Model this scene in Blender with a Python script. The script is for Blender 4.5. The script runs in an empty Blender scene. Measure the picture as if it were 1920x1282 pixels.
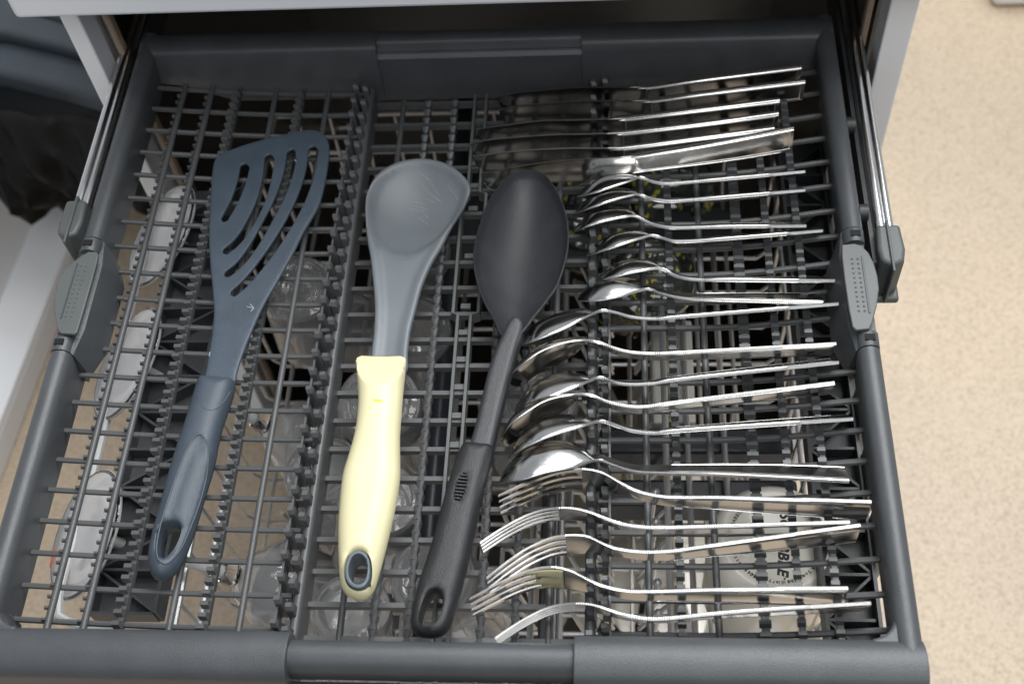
import bpy, bmesh, math, random
from mathutils import Vector, Matrix, Euler
from mathutils.geometry import delaunay_2d_cdt
random.seed(7)
SC = bpy.context.scene
COL = SC.collection
# ------------------------------------------------------------------ camera
CAM_P = Vector((0.10360, -0.48296, 0.65810))
CAM_R = Euler((0.583689, 0.0729695, 0.0414649), 'XYZ')
FPX = 2326.35
cam_d = bpy.data.cameras.new('camera')
cam_d.sensor_width = 36.0
cam_d.lens = FPX / 1920.0 * 36.0
cam_d.clip_start = 0.02
cam_d.clip_end = 60.0
cam = bpy.data.objects.new('camera', cam_d)
cam.location = CAM_P
cam.rotation_euler = CAM_R
COL.objects.link(cam)
SC.camera = cam
cam_d.dof.use_dof = True
cam_d.dof.focus_distance = 0.80
cam_d.dof.aperture_fstop = 8.0
# ------------------------------------------------------------------ world, lamps, exposure
W = bpy.data.worlds.new('World')
SC.world = W
W.use_nodes = True
bg = W.node_tree.nodes['Background']
bg.inputs[0].default_value = (0.80, 0.85, 0.92, 1)
bg.inputs[1].default_value = 0.42


def area(name, loc, target, sx, sy, power, color):
    d = bpy.data.lights.new(name, 'AREA')
    d.shape = 'RECTANGLE'
    d.size, d.size_y = sx, sy
    d.energy = power
    d.color = color
    o = bpy.data.objects.new(name, d)
    COL.objects.link(o)
    o.location = loc
    o.rotation_euler = (Vector(target) - Vector(loc)).to_track_quat('-Z', 'Y').to_euler()
    return o


area('ceiling_lamp', (0.45, 0.25, 2.25), (0.0, -0.1, 0), 1.5, 1.2, 40, (1.0, 0.985, 0.96))
area('back_window_lamp', (0.75, 1.35, 2.05), (0.0, -0.1, 0), 1.6, 1.0, 66, (0.97, 0.985, 1.0))
area('front_fill', (0.4, -1.4, 2.0), (0.05, 0.0, -0.1), 1.0, 1.0, 18, (0.98, 0.99, 1.0))  # added fill from the front to brighten the drawer, no window there
SC.view_settings.view_transform = 'Standard'
SC.view_settings.look = 'None'
SC.view_settings.exposure = 0.0
SC.view_settings.gamma = 1.0
try:
    SC.cycles.max_bounces = 10
    SC.cycles.transmission_bounces = 10
    SC.cycles.caustics_reflective = False
    SC.cycles.caustics_refractive = False
except Exception:
    pass

# ------------------------------------------------------------------ helpers
ROT = CAM_R.to_matrix()


def at(px, py, z):
    """point on the level plane z seen at a pixel of the 1920 px photograph"""
    d = ROT @ Vector(((px - 960) / FPX, -(py - 641) / FPX, -1.0))
    t = (z - CAM_P.z) / d.z
    return CAM_P + d * t


def pix(P):
    q = ROT.transposed() @ (Vector(P) - CAM_P)
    return 960 + FPX * q.x / -q.z, 641 - FPX * q.y / -q.z


class MB:
    def __init__(self):
        self.v, self.f, self.m = [], [], []

    def add(self, vs, fs, mi=0):
        b = len(self.v)
        self.v += [tuple(p) for p in vs]
        self.f += [tuple(i + b for i in f) for f in fs]
        self.m += [mi] * len(fs)
        return self

    def box(self, c, s, mi=0, rz=0.0, taper=1.0):
        cx, cy, cz = c
        hx, hy, hz = s[0] / 2, s[1] / 2, s[2] / 2
        vs = []
        for z, k in ((-hz, 1.0), (hz, taper)):
            for x, y in ((-hx, -hy), (hx, -hy), (hx, hy), (-hx, hy)):
                x, y = x * k, y * k
                vs.append((cx + x * math.cos(rz) - y * math.sin(rz), cy + x * math.sin(rz) + y * math.cos(rz), cz + z))
        return self.add(vs, [(3, 2, 1, 0), (4, 5, 6, 7), (0, 1, 5, 4), (1, 2, 6, 5), (2, 3, 7, 6), (3, 0, 4, 7)], mi)

    def tube(self, path, r, n=8, mi=0, caps=True, flat=1.0):
        P = [Vector(p) for p in path]
        rr = r if isinstance(r, (list, tuple)) else [r] * len(P)
        rings = []
        up = None
        for i, p in enumerate(P):
            t = (P[min(i + 1, len(P) - 1)] - P[max(i - 1, 0)]).normalized()
            if up is None:
                up = Vector((0, 0, 1)) if abs(t.z) < 0.9 else Vector((0, 1, 0))
            side = t.cross(up).normalized()
            u2 = side.cross(t).normalized()
            up = u2
            rings.append([p + (side * math.cos(a) + u2 * math.sin(a) * flat) * rr[i] for a in [2 * math.pi * k / n for k in range(n)]])
        vs = [q for ring in rings for q in ring]
        fs = []
        for i in range(len(P) - 1):
            for k in range(n):
                a, b = i * n + k, i * n + (k + 1) % n
                fs.append((a, b, b + n, a + n))
        if caps:
            fs.append(tuple(range(n - 1, -1, -1)))
            fs.append(tuple((len(P) - 1) * n + k for k in range(n)))
        return self.add(vs, fs, mi)

    def loft(self, rings, closed_ring=True, caps=True, mi=0):
        n = len(rings[0])
        vs = [q for r in rings for q in r]
        fs = []
        for i in range(len(rings) - 1):
            for k in range(n if closed_ring else n - 1):
                a, b = i * n + k, i * n + (k + 1) % n
                fs.append((a, b, b + n, a + n))
        if caps and closed_ring:
            fs.append(tuple(range(n - 1, -1, -1)))
            fs.append(tuple((len(rings) - 1) * n + k for k in range(n)))
        return self.add(vs, fs, mi)

    def lathe(self, prof, n=32, M=None, mi=0):
        rings = []
        for r, z in prof:
            ring = [Vector((r * math.cos(2 * math.pi * k / n), r * math.sin(2 * math.pi * k / n), z)) for k in range(n)]
            if M is not None:
                ring = [M @ q for q in ring]
            rings.append(ring)
        return self.loft(rings, True, False, mi)

    def ball(self, c, r, mi=0, n=8, m=5, sz=1.0):
        prof = [(max(1e-5, r * math.sin(math.pi * i / m)), -r * sz * math.cos(math.pi * i / m)) for i in range(m + 1)]
        return self.lathe(prof, n, Matrix.Translation(Vector(c)), mi)

    def prism(self, pts, z0, z1, mi=0):
        n = len(pts)
        vs = [(p[0], p[1], z0) for p in pts] + [(p[0], p[1], z1) for p in pts]
        fs = [tuple(range(n - 1, -1, -1)), tuple(range(n, 2 * n))]
        for k in range(n):
            fs.append((k, (k + 1) % n, n + (k + 1) % n, n + k))
        return self.add(vs, fs, mi)

    def mesh(self, name, mats, smooth=True, angle=40):
        me = bpy.data.meshes.new(name)
        me.from_pydata(self.v, [], self.f)
        bm = bmesh.new()
        bm.from_mesh(me)
        bmesh.ops.recalc_face_normals(bm, faces=bm.faces)
        bm.to_mesh(me)
        bm.free()
        for m in (mats if isinstance(mats, (list, tuple)) else [mats]):
            me.materials.append(m)
        me.polygons.foreach_set('material_index', self.m)
        if smooth:
            me.polygons.foreach_set('use_smooth', [True] * len(me.polygons))
            try:
                me.set_sharp_from_angle(angle=math.radians(angle))
            except Exception:
                pass
        me.update()
        return me

    def build(self, name, mats, parent=None, smooth=True, angle=40, bevel=0.0):
        o = bpy.data.objects.new(name, self.mesh(name, mats, smooth, angle))
        COL.objects.link(o)
        if parent is not None:
            o.parent = parent
        if bevel:
            b = o.modifiers.new('bevel', 'BEVEL')
            b.width = bevel
            b.segments = 3
            b.limit_method = 'ANGLE'
            b.angle_limit = math.radians(50)
        return o


def inst(name, me, parent=None, loc=(0, 0, 0), rz=0.0):
    o = bpy.data.objects.new(name, me)
    COL.objects.link(o)
    o.location = loc
    o.rotation_euler = (0, 0, rz)
    if parent is not None:
        o.parent = parent
    return o


def empty(name):
    o = bpy.data.objects.new(name, None)
    o.empty_display_size = 0.02
    COL.objects.link(o)
    return o


def tag(o, label=None, cat=None, group=None, kind=None):
    if label: o['label'] = label
    if cat: o['category'] = cat
    if group: o['group'] = group
    if kind: o['kind'] = kind
    return o


def catmull(pts, step, closed=False):
    P = [Vector(p) for p in pts]
    n = len(P)
    out = []
    for i in range(n if closed else n - 1):
        if closed:
            p0, p1, p2, p3 = P[(i - 1) % n], P[i], P[(i + 1) % n], P[(i + 2) % n]
        else:
            p0, p1, p2, p3 = P[max(i - 1, 0)], P[i], P[i + 1], P[min(i + 2, n - 1)]
        k = max(1, int(round((p2 - p1).length / step)))
        for j in range(k):
            t = j / k
            out.append(0.5 * ((2 * p1) + (p2 - p0) * t + (2 * p0 - 5 * p1 + 4 * p2 - p3) * t * t + (3 * p1 - p0 - 3 * p2 + p3) * t ** 3))
    if not closed:
        out.append(P[-1].copy())
    return out


def lerp(a, b, t):
    return a + (b - a) * t


def sstep(a, b, x):
    t = min(1.0, max(0.0, (x - a) / (b - a)))
    return t * t * (3 - 2 * t)


# ------------------------------------------------------------------ materials
def mat(name, color, rough=0.5, metal=0.0, var=0.0, vscale=20.0, bump=0.0, bscale=400.0, spec=0.5, trans=0.0, ior=1.45, rvar=0.0, coat=0.0, color2=None, stretch=None):
    m = bpy.data.materials.new(name)
    m.use_nodes = True
    nt = m.node_tree
    p = nt.nodes['Principled BSDF']
    p.inputs['Base Color'].default_value = (*color, 1)
    p.inputs['Roughness'].default_value = rough
    p.inputs['Metallic'].default_value = metal
    p.inputs['Specular IOR Level'].default_value = spec
    p.inputs['IOR'].default_value = ior
    p.inputs['Transmission Weight'].default_value = trans
    p.inputs['Coat Weight'].default_value = coat
    tc = nt.nodes.new('ShaderNodeTexCoord')
    src = tc.outputs['Object']
    if stretch:
        mp = nt.nodes.new('ShaderNodeMapping')
        mp.inputs['Scale'].default_value = stretch
        nt.links.new(src, mp.inputs['Vector'])
        src = mp.outputs['Vector']
    if var or color2:
        n = nt.nodes.new('ShaderNodeTexNoise')
        n.inputs['Scale'].default_value = vscale
        n.inputs['Detail'].default_value = 6
        nt.links.new(src, n.inputs['Vector'])
        r = nt.nodes.new('ShaderNodeValToRGB')
        c1 = tuple(c * (1 - var) for c in color)
        c2 = color2 or tuple(min(1, c * (1 + var)) for c in color)
        r.color_ramp.elements[0].position = 0.32
        r.color_ramp.elements[1].position = 0.68
        r.color_ramp.elements[0].color = (*c1, 1)
        r.color_ramp.elements[1].color = (*c2, 1)
        nt.links.new(n.outputs['Fac'], r.inputs['Fac'])
        nt.links.new(r.outputs['Color'], p.inputs['Base Color'])
        if rvar:
            mr = nt.nodes.new('ShaderNodeMapRange')
            mr.inputs['To Min'].default_value = rough - rvar
            mr.inputs['To Max'].default_value = rough + rvar
            nt.links.new(n.outputs['Fac'], mr.inputs['Value'])
            nt.links.new(mr.outputs['Result'], p.inputs['Roughness'])
    if bump:
        n2 = nt.nodes.new('ShaderNodeTexNoise')
        n2.inputs['Scale'].default_value = bscale
        n2.inputs['Detail'].default_value = 3
        nt.links.new(src, n2.inputs['Vector'])
        b = nt.nodes.new('ShaderNodeBump')
        b.inputs['Strength'].default_value = bump
        b.inputs['Distance'].default_value = 0.001
        nt.links.new(n2.outputs['Fac'], b.inputs['Height'])
        nt.links.new(b.outputs['Normal'], p.inputs['Normal'])
    return m


M = {}
M['plastic'] = mat('grey_plastic', (0.062, 0.067, 0.072), 0.31, var=0.10, vscale=30, bump=0.30, bscale=1500, rvar=0.06)
M['plastic_grid'] = mat('grey_grid_plastic', (0.070, 0.073, 0.075), 0.38, var=0.08, vscale=60, bump=0.2, bscale=1200, rvar=0.05)
M['plastic_dark'] = mat('dark_rack_plastic', (0.030, 0.032, 0.034), 0.42, var=0.15, vscale=40, bump=0.2, bscale=900)
M['plastic_cap'] = mat('cap_plastic', (0.085, 0.093, 0.093), 0.45, var=0.06, vscale=50, bump=0.2, bscale=1200)
M['hole'] = mat('painted_hole_shade', (0.004, 0.004, 0.004), 0.8)  # near-black paint for the shade inside the collar slots
M['chrome'] = mat('chrome', (0.86, 0.87, 0.88), 0.17, 1.0, var=0.05, vscale=60)
M['steel'] = mat('polished_steel', (0.68, 0.675, 0.66), 0.17, 1.0, var=0.06, vscale=90, rvar=0.05)
M['satin'] = mat('satin_steel', (0.52, 0.515, 0.505), 0.24, 1.0)
M['steel_knife_darkened'] = mat('darkened_knife_steel', (0.42, 0.415, 0.405), 0.20, 1.0, var=0.05, vscale=70, rvar=0.03)  # colour darkened to stand in for dark reflections on the knives
M['tub'] = mat('tub_steel', (0.27, 0.258, 0.24), 0.30, 1.0, var=0.12, vscale=6, rvar=0.08)
M['wire'] = mat('rack_wire', (0.52, 0.52, 0.51), 0.32, 0.55, var=0.08, vscale=60)
M['wire_bright'] = mat('bright_wire', (0.55, 0.55, 0.55), 0.30, 0.7)
M['coat'] = mat('pale_coating', (0.50, 0.50, 0.50), 0.4)
M['white'] = mat('white_enamel', (0.79, 0.81, 0.83), 0.35, var=0.02, vscale=8)
M['white_wall'] = mat('white_melamine', (0.70, 0.69, 0.69), 0.5, var=0.03, vscale=6)
M['seal'] = mat('tan_seal', (0.40, 0.30, 0.22), 0.5, var=0.2, vscale=40)
M['blue'] = mat('slate_blue_plastic', (0.046, 0.064, 0.085), 0.38, var=0.10, vscale=45, bump=0.25, bscale=1800, rvar=0.06)
M['grip_blue'] = mat('slate_grip', (0.048, 0.063, 0.081), 0.40, var=0.10, vscale=45, bump=0.3, bscale=1800, rvar=0.05)
M['scoop'] = mat('grey_blue_nylon', (0.135, 0.152, 0.165), 0.40, var=0.06, vscale=40, bump=0.15, bscale=1500, rvar=0.04)
M['yellow'] = mat('pale_yellow_plastic', (0.65, 0.605, 0.38), 0.45, var=0.03, vscale=25, bump=0.1, bscale=700, rvar=0.04)
M['yellow_mark'] = mat('strong_yellow', (0.85, 0.66, 0.06), 0.5)
M['yellow_stain'] = mat('stain_yellow', (0.86, 0.80, 0.40), 0.5, var=0.05, vscale=80)
M['ring'] = mat('ring_grey', (0.10, 0.125, 0.145), 0.45)
M['black'] = mat('black_nylon', (0.028, 0.030, 0.034), 0.44, var=0.12, vscale=60, bump=0.30, bscale=1300, rvar=0.04, spec=0.6)
M['black_smooth'] = mat('black_grip', (0.019, 0.020, 0.022), 0.36, var=0.1, vscale=60, bump=0.4, bscale=1500)
M['glass'] = mat('clear_glass', (0.95, 0.96, 0.96), 0.03, trans=1.0, ior=1.45)
M['milk_glass'] = mat('cloudy_glass', (0.96, 0.96, 0.97), 0.05, trans=0.50, ior=1.40, spec=0.7)
M['pale_glass'] = mat('rinsed_glass', (0.94, 0.95, 0.96), 0.06, trans=0.80, ior=1.45)
M['cream'] = mat('cream_ceramic', (0.90, 0.87, 0.77), 0.22, var=0.03, vscale=12, coat=0.4)
M['print'] = mat('black_print', (0.012, 0.012, 0.012), 0.5)
M['board'] = mat('white_board', (0.78, 0.77, 0.72), 0.45, var=0.04, vscale=20)
M['navy'] = mat('navy_plastic', (0.022, 0.025, 0.032), 0.35)
M['bag'] = mat('black_bag', (0.006, 0.006, 0.006), 0.34, bump=0.9, bscale=45, spec=0.22)
M['bin'] = mat('bin_blue_grey', (0.036, 0.046, 0.057), 0.45, var=0.1, vscale=18)
M['food'] = mat('food_residue', (0.68, 0.63, 0.36), 0.30, color2=(0.76, 0.72, 0.50), vscale=260, trans=0.35)
M['brown'] = mat('rust_brown', (0.22, 0.09, 0.03), 0.5, var=0.3, vscale=120)
M['scratch'] = mat('scratch_pale', (0.34, 0.375, 0.40), 0.6)
M['leaf'] = mat('leaf_yellow', (0.60, 0.50, 0.07), 0.4, var=0.2, vscale=90)
M['darkglass'] = mat('smoked_glass', (0.05, 0.065, 0.055), 0.08, var=0.5, vscale=70, color2=(0.11, 0.12, 0.10))
M['red'] = mat('orange_red', (0.62, 0.10, 0.03), 0.4)


def cork_material():
    m = bpy.data.materials.new('cork_floor')
    m.use_nodes = True
    nt = m.node_tree
    p = nt.nodes['Principled BSDF']
    p.inputs['Roughness'].default_value = 0.5
    tc = nt.nodes.new('ShaderNodeTexCoord')
    n1 = nt.nodes.new('ShaderNodeTexNoise')
    n1.inputs['Scale'].default_value = 210
    n1.inputs['Detail'].default_value = 8
    n1.inputs['Roughness'].default_value = 0.7
    n2 = nt.nodes.new('ShaderNodeTexVoronoi')
    n2.inputs['Scale'].default_value = 240
    n3 = nt.nodes.new('ShaderNodeTexNoise')
    n3.inputs['Scale'].default_value = 3
    for n in (n1, n2, n3):
        nt.links.new(tc.outputs['Object'], n.inputs['Vector'])
    r1 = nt.nodes.new('ShaderNodeValToRGB')
    e = r1.color_ramp.elements
    e[0].position, e[0].color = 0.30, (0.31, 0.243, 0.178, 1)
    e[1].position, e[1].color = 0.60, (0.545, 0.443, 0.335, 1)
    e2 = e.new(0.46)
    e2.color = (0.475, 0.384, 0.284, 1)
    nt.links.new(n1.outputs['Fac'], r1.inputs['Fac'])
    r2 = nt.nodes.new('ShaderNodeValToRGB')
    r2.color_ramp.elements[0].position, r2.color_ramp.elements[0].color = 0.0, (0.92, 0.92, 0.92, 1)
    r2.color_ramp.elements[1].position, r2.color_ramp.elements[1].color = 0.6, (1.05, 1.05, 1.05, 1)
    nt.links.new(n2.outputs['Distance'], r2.inputs['Fac'])
    mx = nt.nodes.new('ShaderNodeMix')
    mx.data_type = 'RGBA'
    mx.blend_type = 'MULTIPLY'
    mx.inputs['Factor'].default_value = 1.0
    nt.links.new(r1.outputs['Color'], mx.inputs['A'])
    nt.links.new(r2.outputs['Color'], mx.inputs['B'])
    r3 = nt.nodes.new('ShaderNodeValToRGB')
    r3.color_ramp.elements[0].position, r3.color_ramp.elements[0].color = 0.3, (0.92, 0.92, 0.92, 1)
    r3.color_ramp.elements[1].position, r3.color_ramp.elements[1].color = 0.7, (1.04, 1.03, 1.0, 1)
    nt.links.new(n3.outputs['Fac'], r3.inputs['Fac'])
    mx2 = nt.nodes.new('ShaderNodeMix')
    mx2.data_type = 'RGBA'
    mx2.blend_type = 'MULTIPLY'
    mx2.inputs['Factor'].default_value = 1.0
    nt.links.new(mx.outputs['Result'], mx2.inputs['A'])
    nt.links.new(r3.outputs['Color'], mx2.inputs['B'])
    nt.links.new(mx2.outputs['Result'], p.inputs['Base Color'])
    return m


M['cork'] = cork_material()


def edge_material():
    """steel of the milled, beaded cutlery edge: fine transverse ribs in the relief"""
    m = bpy.data.materials.new('beaded_steel_edge')
    m.use_nodes = True
    nt = m.node_tree
    p = nt.nodes['Principled BSDF']
    p.inputs['Base Color'].default_value = (0.58, 0.575, 0.565, 1)
    p.inputs['Metallic'].default_value = 1.0
    p.inputs['Roughness'].default_value = 0.36
    tc = nt.nodes.new('ShaderNodeTexCoord')
    w = nt.nodes.new('ShaderNodeTexWave')
    w.inputs['Scale'].default_value = 230
    w.inputs['Distortion'].default_value = 1.5
    w.inputs['Detail Scale'].default_value = 3
    nt.links.new(tc.outputs['Object'], w.inputs['Vector'])
    b = nt.nodes.new('ShaderNodeBump')
    b.inputs['Strength'].default_value = 0.35
    b.inputs['Distance'].default_value = 0.0006
    nt.links.new(w.outputs['Fac'], b.inputs['Height'])
    nt.links.new(b.outputs['Normal'], p.inputs['Normal'])
    return m


M['edge'] = edge_material()

FLOOR_Z = -0.75
# ------------------------------------------------------------------ the setting: floor
o = MB().add([(-4, -4, FLOOR_Z), (4, -4, FLOOR_Z), (4, 4, FLOOR_Z), (-4, 4, FLOOR_Z)], [(0, 1, 2, 3)]).build('floor', M['cork'], smooth=False)
tag(o, 'speckled tan cork floor', None, None, 'structure')

# white kickboard unit at the left: plinth, ledge, upright
kp = empty('kitchen_plinth')
tag(kp, 'white kitchen unit base with a pale ledge at the left edge', 'cabinet')
KA = -0.074
for nm, cx, cz, sx, sz, mm in (('plinth_board', -0.0075, FLOOR_Z + 0.022, 0.015, 0.042, 'white_wall'), ('ledge', -0.036, FLOOR_Z + 0.049, 0.072, 0.012, 'white'), ('side_panel', -0.075, FLOOR_Z + 0.40, 0.018, 0.70, 'white_wall')):
    c, q = math.cos(KA), math.sin(KA)
    cy = 0.10
    MB().box((-0.7128 + cx * c - cy * q, 0.085 + cx * q + cy * c, cz), (sx, 2.4, sz), rz=KA).build(nm, M[mm], kp, bevel=0.003)

# ------------------------------------------------------------------ dishwasher cabinet
DW_Y = 0.200
XL, XR = -0.3015, 0.316
dw = empty('dishwasher')
tag(dw, 'white dishwasher body with open front behind the cutlery drawer', 'dishwasher')
# front control panel above the opening
MB().box((0.0070, DW_Y, 0.1495), (0.640, 0.07, 0.127)).build('control_panel', M['white'], dw, bevel=0.004)
for x0, x1, in ((XL, XL + 0.0140), (XR - 0.0200, XR)):
    MB().box(((x0 + x1) / 2, DW_Y + 0.012, -0.307), (x1 - x0, 0.024, 0.784)).build('side_flange', M['white'], dw, bevel=0.0015)
for s, x in ((1, XL + 0.0165), (-1, XR - 0.0235)):
    MB().box((x + s * 0.002, DW_Y + 0.034, -0.305), (0.0045, 0.010, 0.78)).build('door_seal', M['seal'], dw, bevel=0.002)
# side walls outside
MB().box((XL + 0.004, DW_Y + 0.31, -0.28), (0.006, 0.55, 0.84)).build('outer_side', M['white'], dw)
MB().box((XR - 0.004, DW_Y + 0.31, -0.28), (0.006, 0.55, 0.84)).build('outer_side', M['white'], dw)
MB().box(((XL + XR) / 2, DW_Y + 0.30, 0.219), (0.64, 0.62, 0.010)).build('lid', M['white'], dw)
# tub: back, roof, floor, sides with pressed ribs
tub = MB()
ix0, ix1 = XL + 0.011, XR - 0.016
tub.box(((ix0 + ix1) / 2, DW_Y + 0.53, -0.27), (ix1 - ix0, 0.004, 0.71))
tub.box(((ix0 + ix1) / 2, DW_Y + 0.28, 0.082), (ix1 - ix0, 0.50, 0.004))
tub.box(((ix0 + ix1) / 2, DW_Y + 0.28, -0.63), (ix1 - ix0, 0.50, 0.004))
tub.box((ix0, DW_Y + 0.285, -0.275), (0.004, 0.49, 0.71))
tub.box((ix1, DW_Y + 0.285, -0.275), (0.004, 0.49, 0.71))
tub.build('tub', M['tub'], dw, smooth=False)
# door lying open below
MB().box((0.012, -0.13, -0.638), (0.55, 0.57, 0.024)).build('open_door', M['tub'], dw, bevel=0.004)
MB().box((0.012, -0.13, -0.668), (0.59, 0.59, 0.03)).build('door_front', M['white'], dw, bevel=0.004)

# telescopic slide rails of the drawer (fixed to the machine)
for s, xa, xb, ya, label in ((-1, -0.2865, -0.2745, 0.073, 'left'), (1, 0.2770, 0.2895, 0.041, 'right')):
    w = xb - xa
    xc = (xa + xb) / 2
    m = MB()
    for xq, r in ((xa + w * 0.30, w * 0.33), (xb - w * 0.24, w * 0.27)):
        m.tube([(xq, ya - 0.004, -0.012), (xq, 0.60, -0.012)], r, 14)
    sl = empty('slide_rail')
    tag(sl, 'chrome telescopic slide with grey plastic end cap, %s of the drawer' % label, 'rail', 'slide rails of the drawer')
    m.build('chrome_track', M['chrome'], sl)
    MB().box((xc, (ya + 0.60) / 2, -0.020), (w * 0.90, 0.60 - ya, 0.014)).build('track_web', M['steel'], sl)
    MB().box((xc - s * 0.0085, 0.30, -0.026), (0.003, 0.56, 0.026)).build('inner_track', M['plastic_dark'], sl)
    # end cap
    cap = MB()
    hw = w / 2 + 0.0015
    cp = [(-hw, 0.004), (hw, 0.004), (hw + 0.0005, -0.006), (hw * 1.15, -0.016), (hw * 0.9, -0.026), (0, -0.030), (-hw * 1.0, -0.026), (-hw * 1.15, -0.016), (-hw - 0.0005, -0.006)]
    cap.prism([(xc + s * 0.001 + a, ya + b) for a, b in cp], -0.040, -0.0035)
    cap.build('end_cap', M['plastic_cap'], sl, bevel=0.0025)
    MB().box((xc, ya - 0.015, -0.020), (0.0018, 0.042, 0.037)).build('cap_fin', M['plastic_cap'], sl, bevel=0.0006)
    MB().box((xc + s * 0.002, ya - 0.022, -0.042), (w * 1.35, 0.020, 0.006)).build('cap_foot', M['plastic_cap'], sl, bevel=0.002)

# ------------------------------------------------------------------ cutlery drawer
dr = empty('cutlery_drawer')
tag(dr, 'grey plastic cutlery drawer pulled out of the dishwasher', 'cutlery drawer')
HX = 0.2675


def zl(x):       # floor of the left tray
    u = min(1.0, max(0.0, (-0.105 - x) / 0.152))
    return -0.0395 + 0.0125 * u ** 1.6


def zr(x):       # floor of the right tray
    u = min(1.0, max(0.0, (x - 0.155) / 0.100))
    return -0.0395 + 0.0135 * u ** 1.7


ZM = -0.0525
YK = [0.008 + 0.0214 * k if k < 0 else 0.008 + 0.0225 * k for k in range(-11, 10)]
Y_IN, Y_BK = -0.2425, 0.2185

# rods (one mesh per tray section, shared)
n = 14
left_rod = MB().tube([(x, 0, zl(x)) for x in [lerp(-0.258, -0.092, i / n) for i in range(n + 1)]], 0.0019, 8).mesh('left_rod', M['plastic_grid'])
mid_rod = MB().box((0, 0, ZM), (0.176, 0.0032, 0.0052)).mesh('mid_rod', M['plastic_grid'], smooth=False)
right_rod = MB().tube([(x, 0, zr(x)) for x in [lerp(0.092, 0.258, i / n) for i in range(n + 1)]], 0.0021, 8).mesh('right_rod', M['plastic_grid'])
for y in YK:
    inst('cross_rod', left_rod, dr, (0, y, 0))
    inst('cross_rod', mid_rod, dr, (0, y - 0.0008, 0))
    inst('cross_rod', right_rod, dr, (0, y, 0))

YA, YB = -0.241, 0.2135


def plain_bar(x, z, r=0.0022, yb=YB):
    MB().tube([(x, YA, z), (x, yb, z)], r, 10).build('long_bar', M['plastic_grid'], dr)


def nub_bar(x, z, side=-1, pitch=0.00725):
    m = MB().tube([(x, YA, z), (x, YB, z)], 0.0023, 10)
    k = 0
    y = YA + 0.006
    while y < YB - 0.004:
        m.box((x + side * 0.0023, y, z + 0.0018), (0.0034, 0.0019, 0.0030), taper=0.7)
        y += pitch
    m.build('nubbed_bar', M['plastic_grid'], dr)


def saw_bar(x, z, h=0.0085, th=0.0032, pitch=0.00725, depth=0.0036, lean=-0.0018, ztop=None):
    """upright strip with a row of rounded saw teeth along its top edge"""
    top = z + 0.0045
    bot = z - h + 0.0045
    m = MB()
    m.box((x, (YA + YB) / 2, (top - depth + bot) / 2), (th, YB - YA, top - depth - bot))
    y = YA + 0.005
    while y < YB - 0.003:
        a, b = y - pitch * 0.36, y + pitch * 0.36
        zz0, zz1 = top - depth - 0.0003, top
        vs = []
        for xx, zz, k in ((-0.5, zz0, 1.0), (0.5, zz0, 1.0), (0.5, zz1, 0.5), (-0.5, zz1, 0.5)):
            for q in (a, b):
                yy = y + (q - y) * k
                vs.append((x + xx * th * 1.55 + (lean if zz == zz1 else lean * 0.5), yy, zz))
        m.add(vs, [(0, 1, 3, 2), (2, 3, 5, 4), (4, 5, 7, 6), (6, 7, 1, 0), (0, 2, 4, 6), (1, 7, 5, 3)])
        y += pitch
    m.build('toothed_bar', M['plastic_grid'], dr, smooth=False)


def wave_bar(x, z, pitch=0.0090):
    """flat bar with a scalloped rail and a bead on each crest"""
    m = MB()
    n = int((YB - YA) / pitch * 4)
    L = []
    for i in range(n + 1):
        y = YA + (YB - YA) * i / n
        s = math.cos(2 * math.pi * (y - YA) / pitch)
        w = 0.0021 + 0.0006 * s
        t = z + 0.0026 + 0.0011 * s
        L.append([(x - w, y, z - 0.004), (x + w, y, z - 0.004), (x + w, y, t - 0.0006), (x + w * 0.5, y, t), (x - w * 0.5, y, t), (x - w, y, t - 0.0006)])
    m.loft(L)
    k = 0
    while YA + k * pitch < YB:
        m.ball((x, YA + k * pitch, z + 0.0038), 0.0008, n=6, m=4)
        k += 1
    m.build('scalloped_bar', M['plastic_grid'], dr)


for x in (-0.2340, -0.2128):
    nub_bar(x, zl(x) + 0.0022)
saw_bar(-0.1912, zl(-0.1912) + 0.003)
plain_bar(-0.1627, zl(-0.1627) + 0.0012)
saw_bar(-0.1409, zl(-0.1409) + 0.003)
plain_bar(-0.1210, zl(-0.121) + 0.0012)
plain_bar(-0.0630, ZM + 0.0012)
wave_bar(-0.0430, ZM + 0.002)
wave_bar(-0.0218, ZM + 0.002)
wave_bar(0.0217, ZM + 0.002)
wave_bar(0.0425, ZM + 0.002)
plain_bar(0.0625, ZM + 0.0012)
plain_bar(0.1222, zr(0.1222) + 0.0012)
saw_bar(0.1407, zr(0.1407) + 0.002, lean=0.0)
plain_bar(0.1620, zr(0.162) + 0.0012)
saw_bar(0.1885, zr(0.1885) + 0.002, th=0.0045, lean=-0.0008)
saw_bar(0.2088, zr(0.2088) + 0.002, lean=-0.0010)
saw_bar(0.2295, zr(0.2295) + 0.002, lean=-0.0010)

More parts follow.
